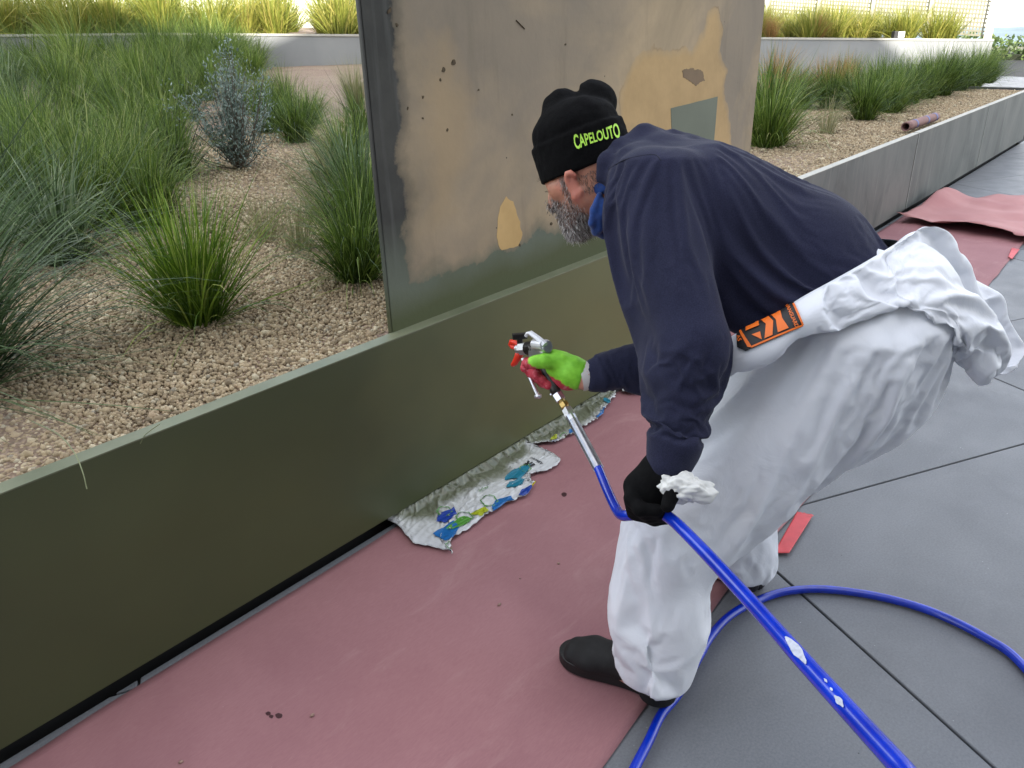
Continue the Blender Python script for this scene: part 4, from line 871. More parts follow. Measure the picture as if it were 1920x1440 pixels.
for col_, pts in [('blue', [(812, 1000), (850, 975), (862, 985), (852, 1005), (835, 1012)]), ('blue', [(930, 935), (958, 928), (965, 940), (950, 962), (925, 958), (922, 948)]), ('green', [(838, 985), (870, 965), (885, 970), (875, 980), (850, 990), (832, 992)]),
                  ('navy', [(822, 962), (852, 950), (856, 962), (838, 978), (818, 976)]), ('teal', [(962, 878), (995, 868), (990, 882), (975, 896), (946, 897), (950, 888)]), ('teal', [(955, 902), (985, 894), (980, 905), (968, 912), (948, 912)]),
                  ('lime', [(888, 958), (910, 948), (918, 958), (900, 966), (882, 962)]), ('navy', [(978, 916), (1000, 908), (1004, 918), (990, 930), (972, 928)]), ('yellow', [(1003, 908), (1016, 903), (1014, 915), (1006, 918)])]:
    pdecal('printed_hexagon', [onz(*p, .03)[:2] for p in pts], b1, INK[col_], s1_o)
for px, py, r in ((871, 968, 18), (917, 938, 18), (833, 957, 16), (985, 876, 12), (848, 1020, 14)):
    for q in ring(hexa(px, py, r), .16): pdecal('printed_outline', q, b1, INK['outline'], s1_o)
def ink_text(body, px, py, ux_px, size, b, parent, up_px, col_='black', bold=.0):
    V2, F = textmesh(body, size, bold); o_ = onz(px, py, .03); ux = unit((onz(px + ux_px[0], py + ux_px[1], .03) - o_) * [1, 1, 0]); uy = np.array([-ux[1], ux[0], 0])
    V2, F = subdiv2d(V2, F, 1); out = []
    for x, y in V2:
        p = o_ + ux * x + uy * y; h = b.ray_cast(Vector((p[0], p[1], .4)), Vector((0, 0, -1)))
        if h[0] is None: h = b.find_nearest(Vector(p))
        out.append(np.array(h[0]) + [0, 0, .0036])
    obj('printed_lettering', out, F, INK[col_], parent)
ink_text('IR', 992, 868, (-30, -16), .046, b1, s1_o, 0, bold=.002)
ink_text('ABRASIV', 1007, 861, (-30, -18), .016, b1, s1_o, 0, bold=.0005)
ink_text('LIVERP', 906, 915, (30, -12), .016, b1, s1_o, 0, 'outline')
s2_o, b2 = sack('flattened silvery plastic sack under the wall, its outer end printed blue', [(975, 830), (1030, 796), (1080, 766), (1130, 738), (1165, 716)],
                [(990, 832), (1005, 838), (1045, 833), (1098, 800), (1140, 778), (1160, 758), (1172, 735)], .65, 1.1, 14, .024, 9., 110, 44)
for col_, pts in [('blue', [(1126, 768), (1144, 760), (1146, 772), (1132, 780), (1124, 778)]), ('teal', [(1130, 744), (1148, 748), (1144, 755), (1134, 752)]), ('navy', [(1030, 828), (1048, 822), (1046, 830), (1034, 833)]), ('lime', [(1034, 818), (1046, 814), (1044, 822), (1032, 824)]), ('blue', [(1066, 804), (1080, 798), (1080, 808), (1068, 812)])]:
    pdecal('printed_hexagon', [onz(*p, .03)[:2] for p in pts], b2, INK[col_], s2_o)
for q in ring(hexa(1058, 816, 9), .18): pdecal('printed_outline', q, b2, INK['outline'], s2_o)
s3_o, b3 = sack('white lettered plastic sack piece showing below the reaching forearm', [(1175, 716), (1230, 684), (1290, 648), (1330, 622)], [(1180, 738), (1215, 749), (1262, 742), (1310, 715), (1340, 660)], .05, .2, 24, .02, 11., 70, 30)
ink_text('PL', 1215, 742, (30, 4), .035, b3, s3_o, 0, bold=.003)
# ================================================================== PERSON
V3 = lambda *a: np.array(a, float)
along_ = lambda a, b, t: a + (b - a) * t
def crease(V, N, lines, A=.008, w=.012, cusp=True):   # raise (or sink) sharp folds along lines traced on the cloth
    b = BVHTree.FromPolygons([Vector(v) for v in V], [tuple(int(i) for i in f_) for f_ in N[1]]); D = np.zeros(len(V))
    for ln in lines:
        a_, w_ = A, w
        if isinstance(ln, tuple): ln, a_, w_ = ln
        P = []
        for px, py in spline(ln, 5):
            d = unit(RM @ np.array([px - 960, py - 720, FPX])); h = b.ray_cast(Vector(CAMP), Vector(d))
            if h[0] is not None: P.append(np.array(h[0]))
        if len(P) < 3: continue
        P = np.array(P); lo = P.min(0) - w_ * 6; hi = P.max(0) + w_ * 6; m = np.where(((V > lo) & (V < hi)).all(1))[0]; best = np.full(len(m), 9.); tt = np.zeros(len(m))
        for i in range(len(P) - 1):
            ab = P[i + 1] - P[i]
            if np.linalg.norm(ab) > .08: continue
            t = np.clip((V[m] - P[i]) @ ab / (ab @ ab + 1e-12), 0, 1); r = np.linalg.norm(V[m] - P[i] - t[:, None] * ab, axis=1); u = r < best; best[u] = r[u]; tt[u] = (i + t[u]) / (len(P) - 1)
        env = np.clip(np.minimum(tt, 1 - tt) * 5, .12, 1); D[m] += a_ * env * (np.exp(-best / w_) if cusp else np.exp(-(best / w_) ** 2))
    return V + N[0] * D[:, None]
lank, rank = V3(1.25, .66, .09), V3(1.75, .68, .09)
lknee, rknee = V3(1.295, .665, .535), V3(1.70, .75, .50)
lhip, rhip = V3(1.57, .45, .84), V3(1.77, .50, .85)
lsh, rsh = V3(1.395, .825, 1.165), V3(1.68, .96, 1.09)
lelb, lwr = at(1300, 640, 1.46), at(1262, 850, 1.47)
relb, rwr = at(1310, 655, 1.85), at(1098, 705, 1.85)
S0, S1, S2, S3 = V3(1.70, .45, .90), V3(1.66, .60, 1.02), V3(1.575, .79, 1.11), V3(1.535, .92, 1.165)
hc = at(1099, 331, 1.77)
HF = unit([-.06, .92, -.42]); HU = unit(V3(0, 0, 1) - HF * HF[2]); HL = np.cross(HU, HF)
hip_side = unit(lhip - rhip); sh_side = unit(lsh - rsh)
per = empty('person', (1.5, .66, 0)); tag(per, 'worker in navy hoodie, black beanie and white coverall bending to spray the wall', 'person')
# ---- body: one continuous figure
f = Field((.95, .15, -.01), (2.15, 1.35, 1.50), .005)
f.ell(hc + HU * .035 - HF * .012, (.074, .096, .098), (HL, HF, HU), .02)
f.ell(hc - HU * .035 + HF * .03, (.056, .064, .075), (HL, HF, HU), .03)
f.seg(hc - HU * .085 + HF * .055, hc - HU * .098 + HF * .078, .03, .024, .03)
for sg in (-1, 1):
    f.seg(hc + HL * .055 * sg - HU * .04 - HF * .005, hc + HL * .03 * sg - HU * .09 + HF * .055, .022, .02, .025)   # jaw
    f.seg(hc + HL * .045 * sg + HU * .0 + HF * .055, hc + HL * .058 * sg - HU * .005 + HF * .02, .02, .018, .02)     # cheek bone
    e = hc + HL * .074 * sg - HU * .008 - HF * .012
    rimp = [e + HU * .026 * math.sin(t) + HF * .014 * math.cos(t) - HF * .004 + HL * sg * (.006 + .006 * math.sin(t)) for t in np.linspace(-2.2, 2.6, 9)]
    f.path(rimp, .0052, .005); f.ell(e + HL * sg * .002, (.006, .012, .024), (HL, HF, HU), .006); f.ell(e - HU * .028 + HF * .006 + HL * sg * .005, (.006, .008, .009), (HL, HF, HU), .006)
    f.ell(hc + HL * .031 * sg + HU * .012 + HF * .086, (.016, .012, .011), (HL, HF, HU), .008, 'cut')                # eye socket
    f.ell(hc + HL * .031 * sg + HU * .012 + HF * .078, (.0125, .0125, .0125), None, .003)                            # eye ball and lid
    f.seg(hc + HL * .014 * sg + HU * .03 + HF * .088, hc + HL * .048 * sg + HU * .03 + HF * .074, .009, .008, .01)   # brow
f.path([hc + HU * .02 + HF * .088, hc - HU * .012 + HF * .104, hc - HU * .03 + HF * .112], [.009, .011, .014], .01)
for sg in (-1, 1): f.ell(hc - HU * .033 + HF * .1 + HL * .013 * sg, (.009, .011, .008), (HL, HF, HU), .006)
f.ell(hc - HU * .06 + HF * .09, (.026, .012, .008), (HL, HF, HU), .008); f.ell(hc - HU * .072 + HF * .088, (.022, .012, .008), (HL, HF, HU), .006)
nb = S3 + V3(0, .0, .01)
f.seg(nb, hc - HU * .045 - HF * .03, .064, .056, .03)
f.eseg(S0, S1, (.14, .105), (.155, .125), hip_side, .04); f.eseg(S1, S2, (.155, .125), (.172, .125), sh_side, .04); f.eseg(S2, S3, (.172, .122), (.10, .08), sh_side, .05)
f.ell((lhip + rhip) / 2 + V3(0, 0, .0), (.165, .125, .11), (hip_side, (0, 1, 0), (0, 0, 1)), .05)
for s_, e_, w_ in ((lsh, lelb, lwr), (rsh, relb, rwr)):
    f.seg(s_, e_, .070, .056, .05); f.seg(e_, w_, .052, .031, .02)
for h_, k_, a_ in ((lhip, lknee, lank), (rhip, rknee, rank)):
    f.seg(h_, k_, .085, .058, .05); f.seg(k_, a_, .057, .034, .03); f.seg(a_ - V3(0, .02, .04), a_ + V3(0, .14, -.05), .024, .02, .02)
for s_, w_ in ((lwr, at(1222, 915, 1.495)), (rwr, at(1050, 690, 1.868))): f.seg(s_, w_, .027, .024, .02)
BV, BF = f.mesh(); BV = relax(BV, BF, 1, .4)
q = BV - hc; l_, f_, u_ = q @ HL, q @ HF, q @ HU
beardm = np.clip((-.028 - u_ + .35 * np.clip(f_ - .02, -.06, .06)) / .03, 0, 1) * np.clip((f_ + .012) / .02, 0, 1) * (u_ > -.17)
beardm = np.maximum(beardm, np.clip(1 - np.abs(f_ - .012) / .014, 0, 1) * (u_ < .03) * (u_ > -.06)) * (np.abs(q).max(1) < .2)
earm = np.clip((np.abs(l_) - .07) / .01, 0, 1) * (np.abs(q).max(1) < .12)
lid = np.maximum(*[np.clip(1 - np.linalg.norm(q - (HL * .031 * sg + HU * .010 + HF * .09), axis=1) / .013, 0, 1) for sg in (-1, 1)])
msk = Mat('skin'); c = msk.co(); bm_ = msk.attr('beard'); em = msk.attr('ear'); lm = msk.attr('lid')
sk_ = msk.ramp(msk.noise(c, 30, 5), [(.3, (176, 118, 96)), (.7, (198, 142, 118))]); sk_ = msk.mix(msk.math('MULTIPLY', em, .5), sk_, (196, 108, 96)); sk_ = msk.mix(msk.math('MULTIPLY', bm_, .8), sk_, (112, 92, 84)); sk_ = msk.mix(msk.math('MULTIPLY', lm, .8), sk_, (70, 46, 38))
msk.col(sk_); msk.set(Roughness=.5, Subsurface_Weight=.12, Subsurface_Radius=(.01, .004, .002), Subsurface_Scale=.6); msk.bump(msk.noise(c, 350, 3), .12, .001)
obj('body', BV, BF, msk.m, per, smooth=True, attrs={'beard': beardm, 'ear': earm, 'lid': lid})
# ---- beard, brows, hair
mhr = Mat('grey_hair'); t_ = mhr.attr('tint'); mhr.col(mhr.ramp(t_, [(0, (46, 38, 34)), (.3, (92, 82, 76)), (.6, (158, 150, 146)), (1, (214, 210, 206))])); mhr.set(Roughness=.45)
def hairs(name, P0, D0, L0, wd, tint, mat):
    n = len(P0); t = np.array([0, .5, 1.]); rg = np.random.default_rng(len(P0)); sd_ = np.cross(D0, rg.normal(size=(n, 3))); sd_ /= np.linalg.norm(sd_, axis=1)[:, None]
    curl = rg.normal(0, .35, (n, 3)); V = []
    for tt, ww in zip(t, (1, .8, .15)):
        c0 = P0 + D0 * (L0 * tt)[:, None] + curl * (L0 * tt * tt)[:, None] * .6; V += [c0 - sd_ * wd * ww * .5, c0 + sd_ * wd * ww * .5]
    V = np.stack(V, 1).reshape(-1, 3); b = np.arange(n) * 6; F = np.vstack([np.stack([b, b + 1, b + 3, b + 2], 1), np.stack([b + 2, b + 3, b + 5, b + 4], 1)])
    return obj(name, V, F, mat, per, attrs={'tint': np.repeat(tint, 6)})
BN = normals(BV, BF); rg = np.random.default_rng(2)
wgt = beardm * (beardm > .25); ids = rg.choice(len(BV), 9000, p=wgt / wgt.sum()); P0 = BV[ids] + rg.normal(0, .003, (9000, 3)); qq = P0 - hc; chin = np.clip((-(qq @ HU) - .06) / .05, 0, 1)
D0 = BN[ids] * .32 - HU * (.8 + .4 * chin)[:, None] + HF * .12 - HF * (.35 * chin)[:, None] + rg.normal(0, .22, (9000, 3)); D0 /= np.linalg.norm(D0, axis=1)[:, None]
tn = np.clip(rg.beta(1.1, .95, 9000) * (.8 + .5 * chin) , 0, 1)
hairs('beard', P0, D0, rg.uniform(.004, .009, 9000) + .010 * chin * rg.uniform(.4, 1.1, 9000), .0011, tn, mhr.m)
hm = (np.abs(q).max(1) < .2) * np.clip((-.01 - f_) / .02, 0, 1) * (u_ > -.04) * (u_ < .004) * (earm < .2) * (np.linalg.norm(q, axis=1) < .14)
ids = rg.choice(len(BV), 700, p=hm / hm.sum()); D0 = BN[ids] * .35 - HU + rg.normal(0, .25, (700, 3)); D0 /= np.linalg.norm(D0, axis=1)[:, None]
hairs('hair', BV[ids], D0, rg.uniform(.006, .012, 700), .0009, rg.beta(1.2, 4, 700), mhr.m)
pb = []; db = []
for sg in (-1, 1):
    for k in range(60): pb.append(hc + HL * sg * rg.uniform(.014, .05) + HU * (.034 + rg.normal(0, .003)) + HF * (.094 - .01 * rg.uniform())); db.append(unit(HF * .4 + HL * sg * .8 - HU * .1 + rg.normal(0, .2, 3)))
    for k in range(26): pb.append(hc + HL * sg * rg.uniform(.022, .042) + HU * .004 + HF * .091); db.append(unit(HF - HU * .6 + rg.normal(0, .15, 3)))
hairs('eyebrow', np.array(pb), np.array(db), rg.uniform(.003, .007, len(pb)), .0009, rg.uniform(0, .3, len(pb)), mhr.m)
# ---- beanie
mbn = Mat('black_knit'); c = mbn.co(); rib = mbn.n('TexWave'); rib.inputs['Scale'].default_value = 70; mbn.l(c, rib.inputs['Vector']); mbn.col(mbn.ramp(mbn.noise(c, 260, 3), [(.3, (5, 5, 6)), (.72, (15, 15, 16))])); mbn.set(Roughness=.95, Specular_IOR_Level=.12); mbn.bump(mbn.noise(c, 420, 3), .5, .002)
p0, p1 = at(1006, 331, 1.83), at(1190, 262, 1.75); dd = p0 - p1; dd = unit(dd - HL * (dd @ HL)); HC = unit(HU - dd * (HU @ dd)); cb = at(1101, 316, 1.775)
f = Field(cb - .22, cb + [.22, .22, .27], .0036)
f.eseg(cb - HC * .03, cb + HC * .11, (.1, .117), (.094, .112), HL, .01)
f.plane(cb, -HC, k=.006); f.plane(cb + HC * .082, HC, k=.006)
f.ell(cb + HC * .085, (.090, .104, .075), (HL, dd, HC), .004)
f.ell(at(1055, 206, 1.775), (.05, .048, .044), (HL, dd, HC), .012); f.ell(at(1112, 196, 1.775), (.06, .052, .052), (HL, dd, HC), .010)
f.seg(at(1083, 172, 1.70), at(1080, 158, 1.86), .005, .005, .012, 'cut')
f.ell(cb - HC * .01, (.078, .1, .06), (HL, dd, HC), .004, 'cut')
NV, NF = f.mesh(); NV = relax(NV, NF, 1, .5); NN = normals(NV, NF); NV = NV + NN * (.0028 * fbm(NV * 22, 3) + .0022 * crumple(NV, 14, 7))[:, None]
bo = obj('beanie', NV, NF, mbn.m, per, smooth=True); bb = bvh_of(NV, NF)
mtx = Mat('neon_thread'); mtx.col((182, 232, 84)); mtx.set(Roughness=.6)
V2, F2 = textmesh('CAPELOUTO', .028, .0006); xx = V2[:, 0] / (np.ptp(V2[:, 0]) / 2); V2 = V2.copy()
hs = 1.75 - .75 * np.cos(xx * 1.3) ; V2[:, 1] *= hs * 1.0; V2[:, 0] *= .098 / np.ptp(V2[:, 0]); V2[:, 1] *= 1.05
V2, F2 = subdiv2d(V2, F2, 1)
to = at(1119, 257, 1.67); ux = unit(at(1150, 249, 1.655) - at(1088, 266, 1.66)); tc_ = unit(CAMP - to); uy = unit(np.cross(tc_, ux)); ux = unit(np.cross(uy, tc_))
decal('hat_lettering', V2, F2, to, ux, uy, bb, mtx.m, bo, .0016)
# ---- neck gaiter
mga = Mat('blue_fleece'); c = mga.co(); mga.col(mga.ramp(mga.noise(c, 60, 4), [(.3, (10, 44, 104)), (.7, (18, 66, 138))])); mga.set(Roughness=.85, Sheen_Weight=.3); mga.bump(mga.noise(c, 200, 3), .4, .002)
gax = unit(hc - nb); gcn = nb + gax * .06 + HF * .02; f = Field(gcn - .16, gcn + .16, .004)
gax = unit(hc - nb)
for off, rr in ((-.03, .078), (-.008, .080), (.012, .074)):
    ringp = [gcn + gax * (off + .008 * math.sin(3 * t)) + (HF * math.cos(t) * 1.0 + HL * math.sin(t)) * rr + HF * .012 for t in np.linspace(0, 2 * math.pi, 25)]; f.path(ringp, .013, .006)
f.path([at(1124, 366, 1.69), at(1114, 394, 1.69), at(1110, 418, 1.70), at(1117, 434, 1.72), at(1132, 442, 1.75)], [.007, .009, .008, .009, .009], .006); f.path([at(1132, 380, 1.69), at(1126, 405, 1.695), at(1124, 428, 1.71)], [.010, .012, .010], .006)
GV, GF = f.mesh(); obj('neck_gaiter', GV, GF, mga.m, per, smooth=True)
# ---- hooded sweatshirt
mnv = Mat('navy_fleece'); c = mnv.co(); nb_ = mnv.noise(c, 9, 4); mnv.col(mnv.mix(.5, mnv.ramp(nb_, [(.3, (30, 32, 50)), (.7, (40, 42, 64))]), mnv.ramp(mnv.noise(c, 420, 2), [(.3, (26, 28, 44)), (.7, (48, 50, 74))])))
mnv.set(Roughness=.95, Specular_IOR_Level=.2, Sheen_Weight=.08, Sheen_Roughness=.4); mnv.bump(mnv.noise(c, 500, 3), .35, .0015)
f = Field((.95, .2, .68), (2.1, 1.32, 1.42), .0095)
f.eseg(S0 + V3(.01, -.02, -.01), S1, (.178, .145), (.185, .150), hip_side, .03); f.eseg(along_(S0, S1, .5), along_(S1, S2, .5), (.182, .148), (.19, .149), hip_side + sh_side, .08); f.eseg(S1, S2, (.185, .150), (.195, .148), sh_side, .08); f.eseg(S2, S3, (.195, .145), (.125, .10), sh_side, .05)
f.seg(S3 + V3(0, -.01, 0), lsh + V3(.01, 0, .0), .09, .095, .05); f.seg(S3, rsh, .09, .085, .05)
f.seg(lsh, lelb, .108, .084, .03); f.seg(lelb, lwr + (lelb - lwr) * .12, .077, .054, .03)
f.seg(lwr + (lelb - lwr) * .2, lwr + (lwr - lelb) * .06, .047, .043, .012)
f.seg(rsh, relb, .088, .066, .04); f.seg(relb, rwr + (relb - rwr) * .18, .064, .046, .03); f.seg(rwr + (relb - rwr) * .22, rwr + (rwr - relb) * .12, .039, .036, .01); f.plane(rwr, rwr - relb, lo=rwr - .09, hi=rwr + .09, k=.006)
# bunched sleeve
def sleeve_roll(p, q, t, rb_, ang, rr, a0=-1.7, a1=1.5, k=.009):
    ax = unit(q - p); c0 = p + (q - p) * t; left = unit(-RM[:, 0] - ax * (-RM[:, 0] @ ax)); near = np.cross(ax, left); near = near if near @ (CAMP - c0) > 0 else -near
    f.path([c0 + (left * math.cos(a) + near * math.sin(a)) * rb_ + ax * (ang * math.sin(a)) for a in np.linspace(a0, a1, 7)], rr, k)
for t, rb_, ang, rr in ((.28, .060, -.025, .010), (.62, .052, .028, .010)): sleeve_roll(lelb, lwr, t, rb_, ang, rr)
# hood lying over neck and shoulders
f.path([at(1122, 338, 1.66), at(1136, 306, 1.66), at(1160, 277, 1.69), at(1205, 262, 1.73), at(1262, 260, 1.80), at(1325, 276, 1.87)], [.018, .024, .026, .028, .026, .02], .014)
f.path([at(1150, 330, 1.62), at(1178, 295, 1.63), at(1225, 275, 1.68), at(1290, 272, 1.76), at(1340, 284, 1.84)], [.018, .024, .026, .024, .016], .012)
f.path([at(1195, 300, 1.90), at(1240, 275, 1.92), at(1310, 285, 1.93)], [.03, .035, .02], .03)
f.ell(nb + gax * .105, (.075, .085, .07), (HL, HF, gax), .012, 'cut')
# hem turned up at the back
f.path([S0 + hip_side * .17 * math.cos(a) + unit(np.cross(hip_side, S1 - S0)) * .135 * math.sin(a) - unit(S1 - S0) * .03 for a in np.linspace(0, 2 * math.pi, 21)], .018, .012)
f.plane(S0 - unit(S1 - S0) * .05, S0 - S1, lo=(1.3, .2, .68), hi=(2.1, .66, 1.1), k=.008)
SV, SF = f.mesh(); SV = relax(SV, SF, 2, .5); SN = normals(SV, SF)
sp_ax = unit(S2 - S0); s_c = (SV - S0) @ sp_ax
SV = SV + SN * (.006 * fbm(SV * 7, 12) + .03 * crumple(SV, 6, 5, 5))[:, None]
pin = np.zeros(len(SV)); pin[np.linalg.norm(SV - (nb + gax * .03), axis=1) < .155] = 1.; pr_ = proj(SV); pin[(pr_[:, 1] < 300) & (pr_[:, 0] < 1350) & (pr_[:, 0] > 1110)] = 1.
pin[s_c < -.012] = 1.; pin[(s_c < .02) & (pin < 1)] = .2
for e_, w_ in ((lelb, lwr), (relb, rwr)):
    t_w = (SV - e_) @ unit(w_ - e_) / np.linalg.norm(w_ - e_); pin[(t_w > .88) & (np.linalg.norm(SV - w_, axis=1) < .08)] = 1.
SV = drape(SV, SF, pin, [(BV, BF)], 16, -.075, .25, 20., 1.2, 5, .8)
subsurf(obj('sweatshirt', SV, SF, mnv.m, per, smooth=True)); sbv = bvh_of(SV, SF)
# shoulder seam
def on_surface(pts, bv, off):
    out = []
    for px, py in pts:
        d = unit(RM @ np.array([px - 960, py - 720, FPX])); h = bv.ray_cast(Vector(CAMP), Vector(d))
        if h[0] is not None: out.append(np.array(h[0]) + np.array(h[1]) * (off if np.array(h[1]) @ d < 0 else -off))
    return out
seam = on_surface(spline([(1140, 318), (1165, 302), (1195, 293), (1228, 290), (1240, 302)], 5), sbv, -.0005)
if len(seam) > 4: MB().tube(seam, .0013, 6).build('seam', plain('navy_seam', (26, 27, 44), .95), per, smooth=True)
# ---- white coverall
mty = Mat('white_coverall'); c = mty.co(); cr = mty.noise(mty.co((1, 1, 1)), 9, 6, .62, 1.2); rd = mty.n('TexNoise'); rd.noise_type = 'RIDGED_MULTIFRACTAL'; rd.inputs['Scale'].default_value = 5.5; rd.inputs['Detail'].default_value = 4; rd.inputs['Distortion'].default_value = .5; mty.l(c, rd.inputs['Vector'])
mty.col(mty.ramp(mty.noise(c, 3, 4), [(.3, (216, 219, 226)), (.7, (228, 230, 235))])); mty.set(Roughness=.5, Specular_IOR_Level=.35)
mty.bump(rd.outputs['Fac'], .5, .02); mty.bump(cr, .18, .02); mty.bump(mty.noise(c, 420, 2), .08, .001)
f = Field((.95, .12, .03), (2.15, 1.1, 1.06), .0115)
f.ell((lhip + rhip) / 2 + V3(.0, -.01, .0), (.215, .17, .15), (hip_side, (0, 1, 0), (0, 0, 1)), .05)
f.eseg((lhip + rhip) / 2, S0 + V3(0, 0, .0), (.2, .17), (.195, .165), hip_side, .04)
f.seg(lhip, lknee, .145, .100, .05); f.seg(lknee, lank + V3(.008, .0, .04), .100, .094, .03)
f.seg(rhip, rknee, .13, .100, .05); f.seg(rknee, rank + V3(0, 0, .06), .105, .10, .03); f.seg((lhip + rhip) / 2 - V3(0, 0, .05), (lknee + rknee) / 2 + V3(0, 0, .16), .13, .07, .06)
f.plane(V3(1.25, .66, .215), V3(.05, -.10, -1), lo=(.9, .1, 0), hi=(1.5, 1.1, .30)); f.plane(V3(1.75, .68, .215), V3(-.15, .1, -1), lo=(1.5, .1, 0), hi=(2.15, 1.1, .32))
TV, TF = f.mesh(); TV = relax(TV, TF, 3, .5)
N0 = normals(TV, TF); fc = TV[TF].mean(1); fz = N0[TF].mean(1)[:, 2]; TF = TF[~((fz < -.7) & (fc[:, 2] < .28))]; used = np.unique(TF); mp = np.full(len(TV), -1); mp[used] = np.arange(len(used)); TV = TV[used]; TF = mp[TF]
TV = TV + normals(TV, TF) * (.06 * crumple(TV, 5, 21, 6) + .02 * crumple(TV, 12, 23, 6))[:, None]
fp_ = Field((.95, .12, .0), (2.15, 1.1, 1.02), .011)          # air and fullness inside the loose trousers
fp_.ell((lhip + rhip) / 2 + V3(.0, -.01, .0), (.19, .145, .13), (hip_side, (0, 1, 0), (0, 0, 1)), .05); fp_.seg(lhip, lknee, .120, .086, .05); fp_.seg(lknee, lank + V3(0, 0, .06), .082, .058, .03); fp_.seg(lank + V3(0, .0, .06), lank - V3(0, 0, .05), .058, .05, .03)
fp_.seg(rhip, rknee, .10, .076, .05); fp_.seg(rknee, rank - V3(0, 0, .05), .08, .055, .03); fp_.seg((lhip + rhip) / 2 - V3(0, 0, .05), (lknee + rknee) / 2 + V3(0, 0, .16), .11, .05, .06)
QV, QF = fp_.mesh()
TV = drape(TV, TF, np.where(TV[:, 2] > .935, 1., 0.), [(QV, QF)], 18, -.15, .12, 30., .15, 4, .8)
tro = subsurf(obj('coverall_trousers', TV, TF, mty.m, per, smooth=True))
# coverall top rolled down and tied round the waist
kt = [(1318, 668, 1.535), (1378, 626, 1.485), (1450, 590, 1.462), (1510, 553, 1.465), (1570, 520, 1.478), (1630, 486, 1.505), (1686, 452, 1.56), (1712, 433, 1.60), (1760, 430, 1.66), (1792, 478, 1.70), (1815, 515, 1.72), (1872, 552, 1.72), (1892, 600, 1.71), (1926, 652, 1.70)]
kb = [(1322, 730, 1.535), (1392, 698, 1.475), (1450, 678, 1.45), (1490, 642, 1.445), (1545, 630, 1.45), (1600, 618, 1.46), (1655, 600, 1.48), (1690, 600, 1.50), (1716, 624, 1.51), (1738, 662, 1.53), (1765, 706, 1.55), (1812, 716, 1.58), (1864, 742, 1.61), (1914, 706, 1.66)]
KT = spline([at(*p) for p in kt], 10); KB = spline([at(*p) for p in kb], 10); nU = len(KT); nV = 34; vv = np.linspace(0, 1, nV); uu = np.linspace(0, 1, nU)
bfr = np.interp(uu, np.linspace(0, 1, 14), [.018, .028, .034, .034, .034, .036, .044, .055, .068, .075, .07, .06, .04, .012]); bbk = np.interp(uu, np.linspace(0, 1, 14), [.05, .06, .07, .08, .09, .1, .1, .1, .1, .1, .09, .07, .05, .015])
tocam = -RM[:, 2]; Kf = []; Kb = []
for i in range(nU):
    base_ = KT[i] + (KB[i] - KT[i]) * vv[:, None]; en = np.sin(vv * math.pi) ** .55
    Kf.append(base_ + tocam * (bfr[i] * en)[:, None]); Kb.append(base_ - tocam * (bbk[i] * en)[:, None])
Kf = np.array(Kf); Kb = np.array(Kb)
env = (np.where(vv < .5, .04, .25) + np.where(vv < .5, .96, .75) * np.sin(vv * math.pi) ** .6)[None, :, None] * np.clip(uu * 8, .3, 1)[:, None, None]
fl_ = Kf.reshape(-1, 3)
disp = (.10 * crumple(fl_, 5, 51, 6) + .04 * crumple(fl_, 11, 61, 6)).reshape(nU, nV) * np.clip((uu - .24) / .1, .12, 1)[:, None]; Kf = Kf + tocam * disp[..., None] * env
Kb[:, 0] = Kf[:, 0]; Kb[:, -1] = Kf[:, -1]
KV = np.vstack([Kf.reshape(-1, 3), Kb.reshape(-1, 3)]); gi, gj = np.meshgrid(np.arange(nU - 1), np.arange(nV - 1), indexing='ij'); a_ = (gi * nV + gj).ravel(); q_ = np.stack([a_, a_ + 1, a_ + nV + 1, a_ + nV], 1)
n0_ = normals(KV[:nU * nV], q_); q_ = q_ if (n0_ @ tocam).mean() > 0 else q_[:, ::-1]; KF = np.vstack([q_, q_[:, ::-1] + nU * nV])
# close the open left and right ends
for e in (0, nU - 1):
    ids_ = e * nV + np.arange(nV); KF = np.vstack([KF, np.stack([ids_[:-1], ids_[1:], ids_[1:] + nU * nV, ids_[:-1] + nU * nV], 1)])
wm = {}; rp_ = np.arange(len(KV)); key = np.round(KV, 5)
for i in range(nU):                # weld the two layers along top and bottom
    for j in (0, nV - 1): rp_[nU * nV + i * nV + j] = i * nV + j
KF = rp_[KF]; KF = KF[[len(set(q)) == 4 for q in KF.tolist()]]; used = np.unique(KF); mp = np.full(len(KV), -1); mp[used] = np.arange(len(used)); grid_u = np.tile(np.repeat(uu, nV), 2)[used]; grid_v = np.tile(np.tile(vv, nU), 2)[used]; KV = KV[used]; KF = mp[KF]
back_ = used >= nU * nV
pk = np.where(grid_v < .04, 1., 0.); pk[back_ & (grid_v < .7)] = 1.; pk[(grid_u < .04)] = 1.; pk[(~back_) & (grid_u < .27)] = 1.; pk[(~back_) & (grid_u < .42) & (grid_v > .96)] = .5
KV = drape(KV, KF, pk, [(TV, TF)], 14, -.14, .12, 25., .6, 4)
kno = subsurf(obj('coverall_top', KV, KF, mty.m, per, smooth=True)); kbv = bvh_of(KV, KF)
allb = BVHTree.FromPolygons([Vector(v) for v in np.vstack([KV, TV])], [tuple(int(i) for i in f_) for f_ in np.vstack([KF, TF + len(KV)])])
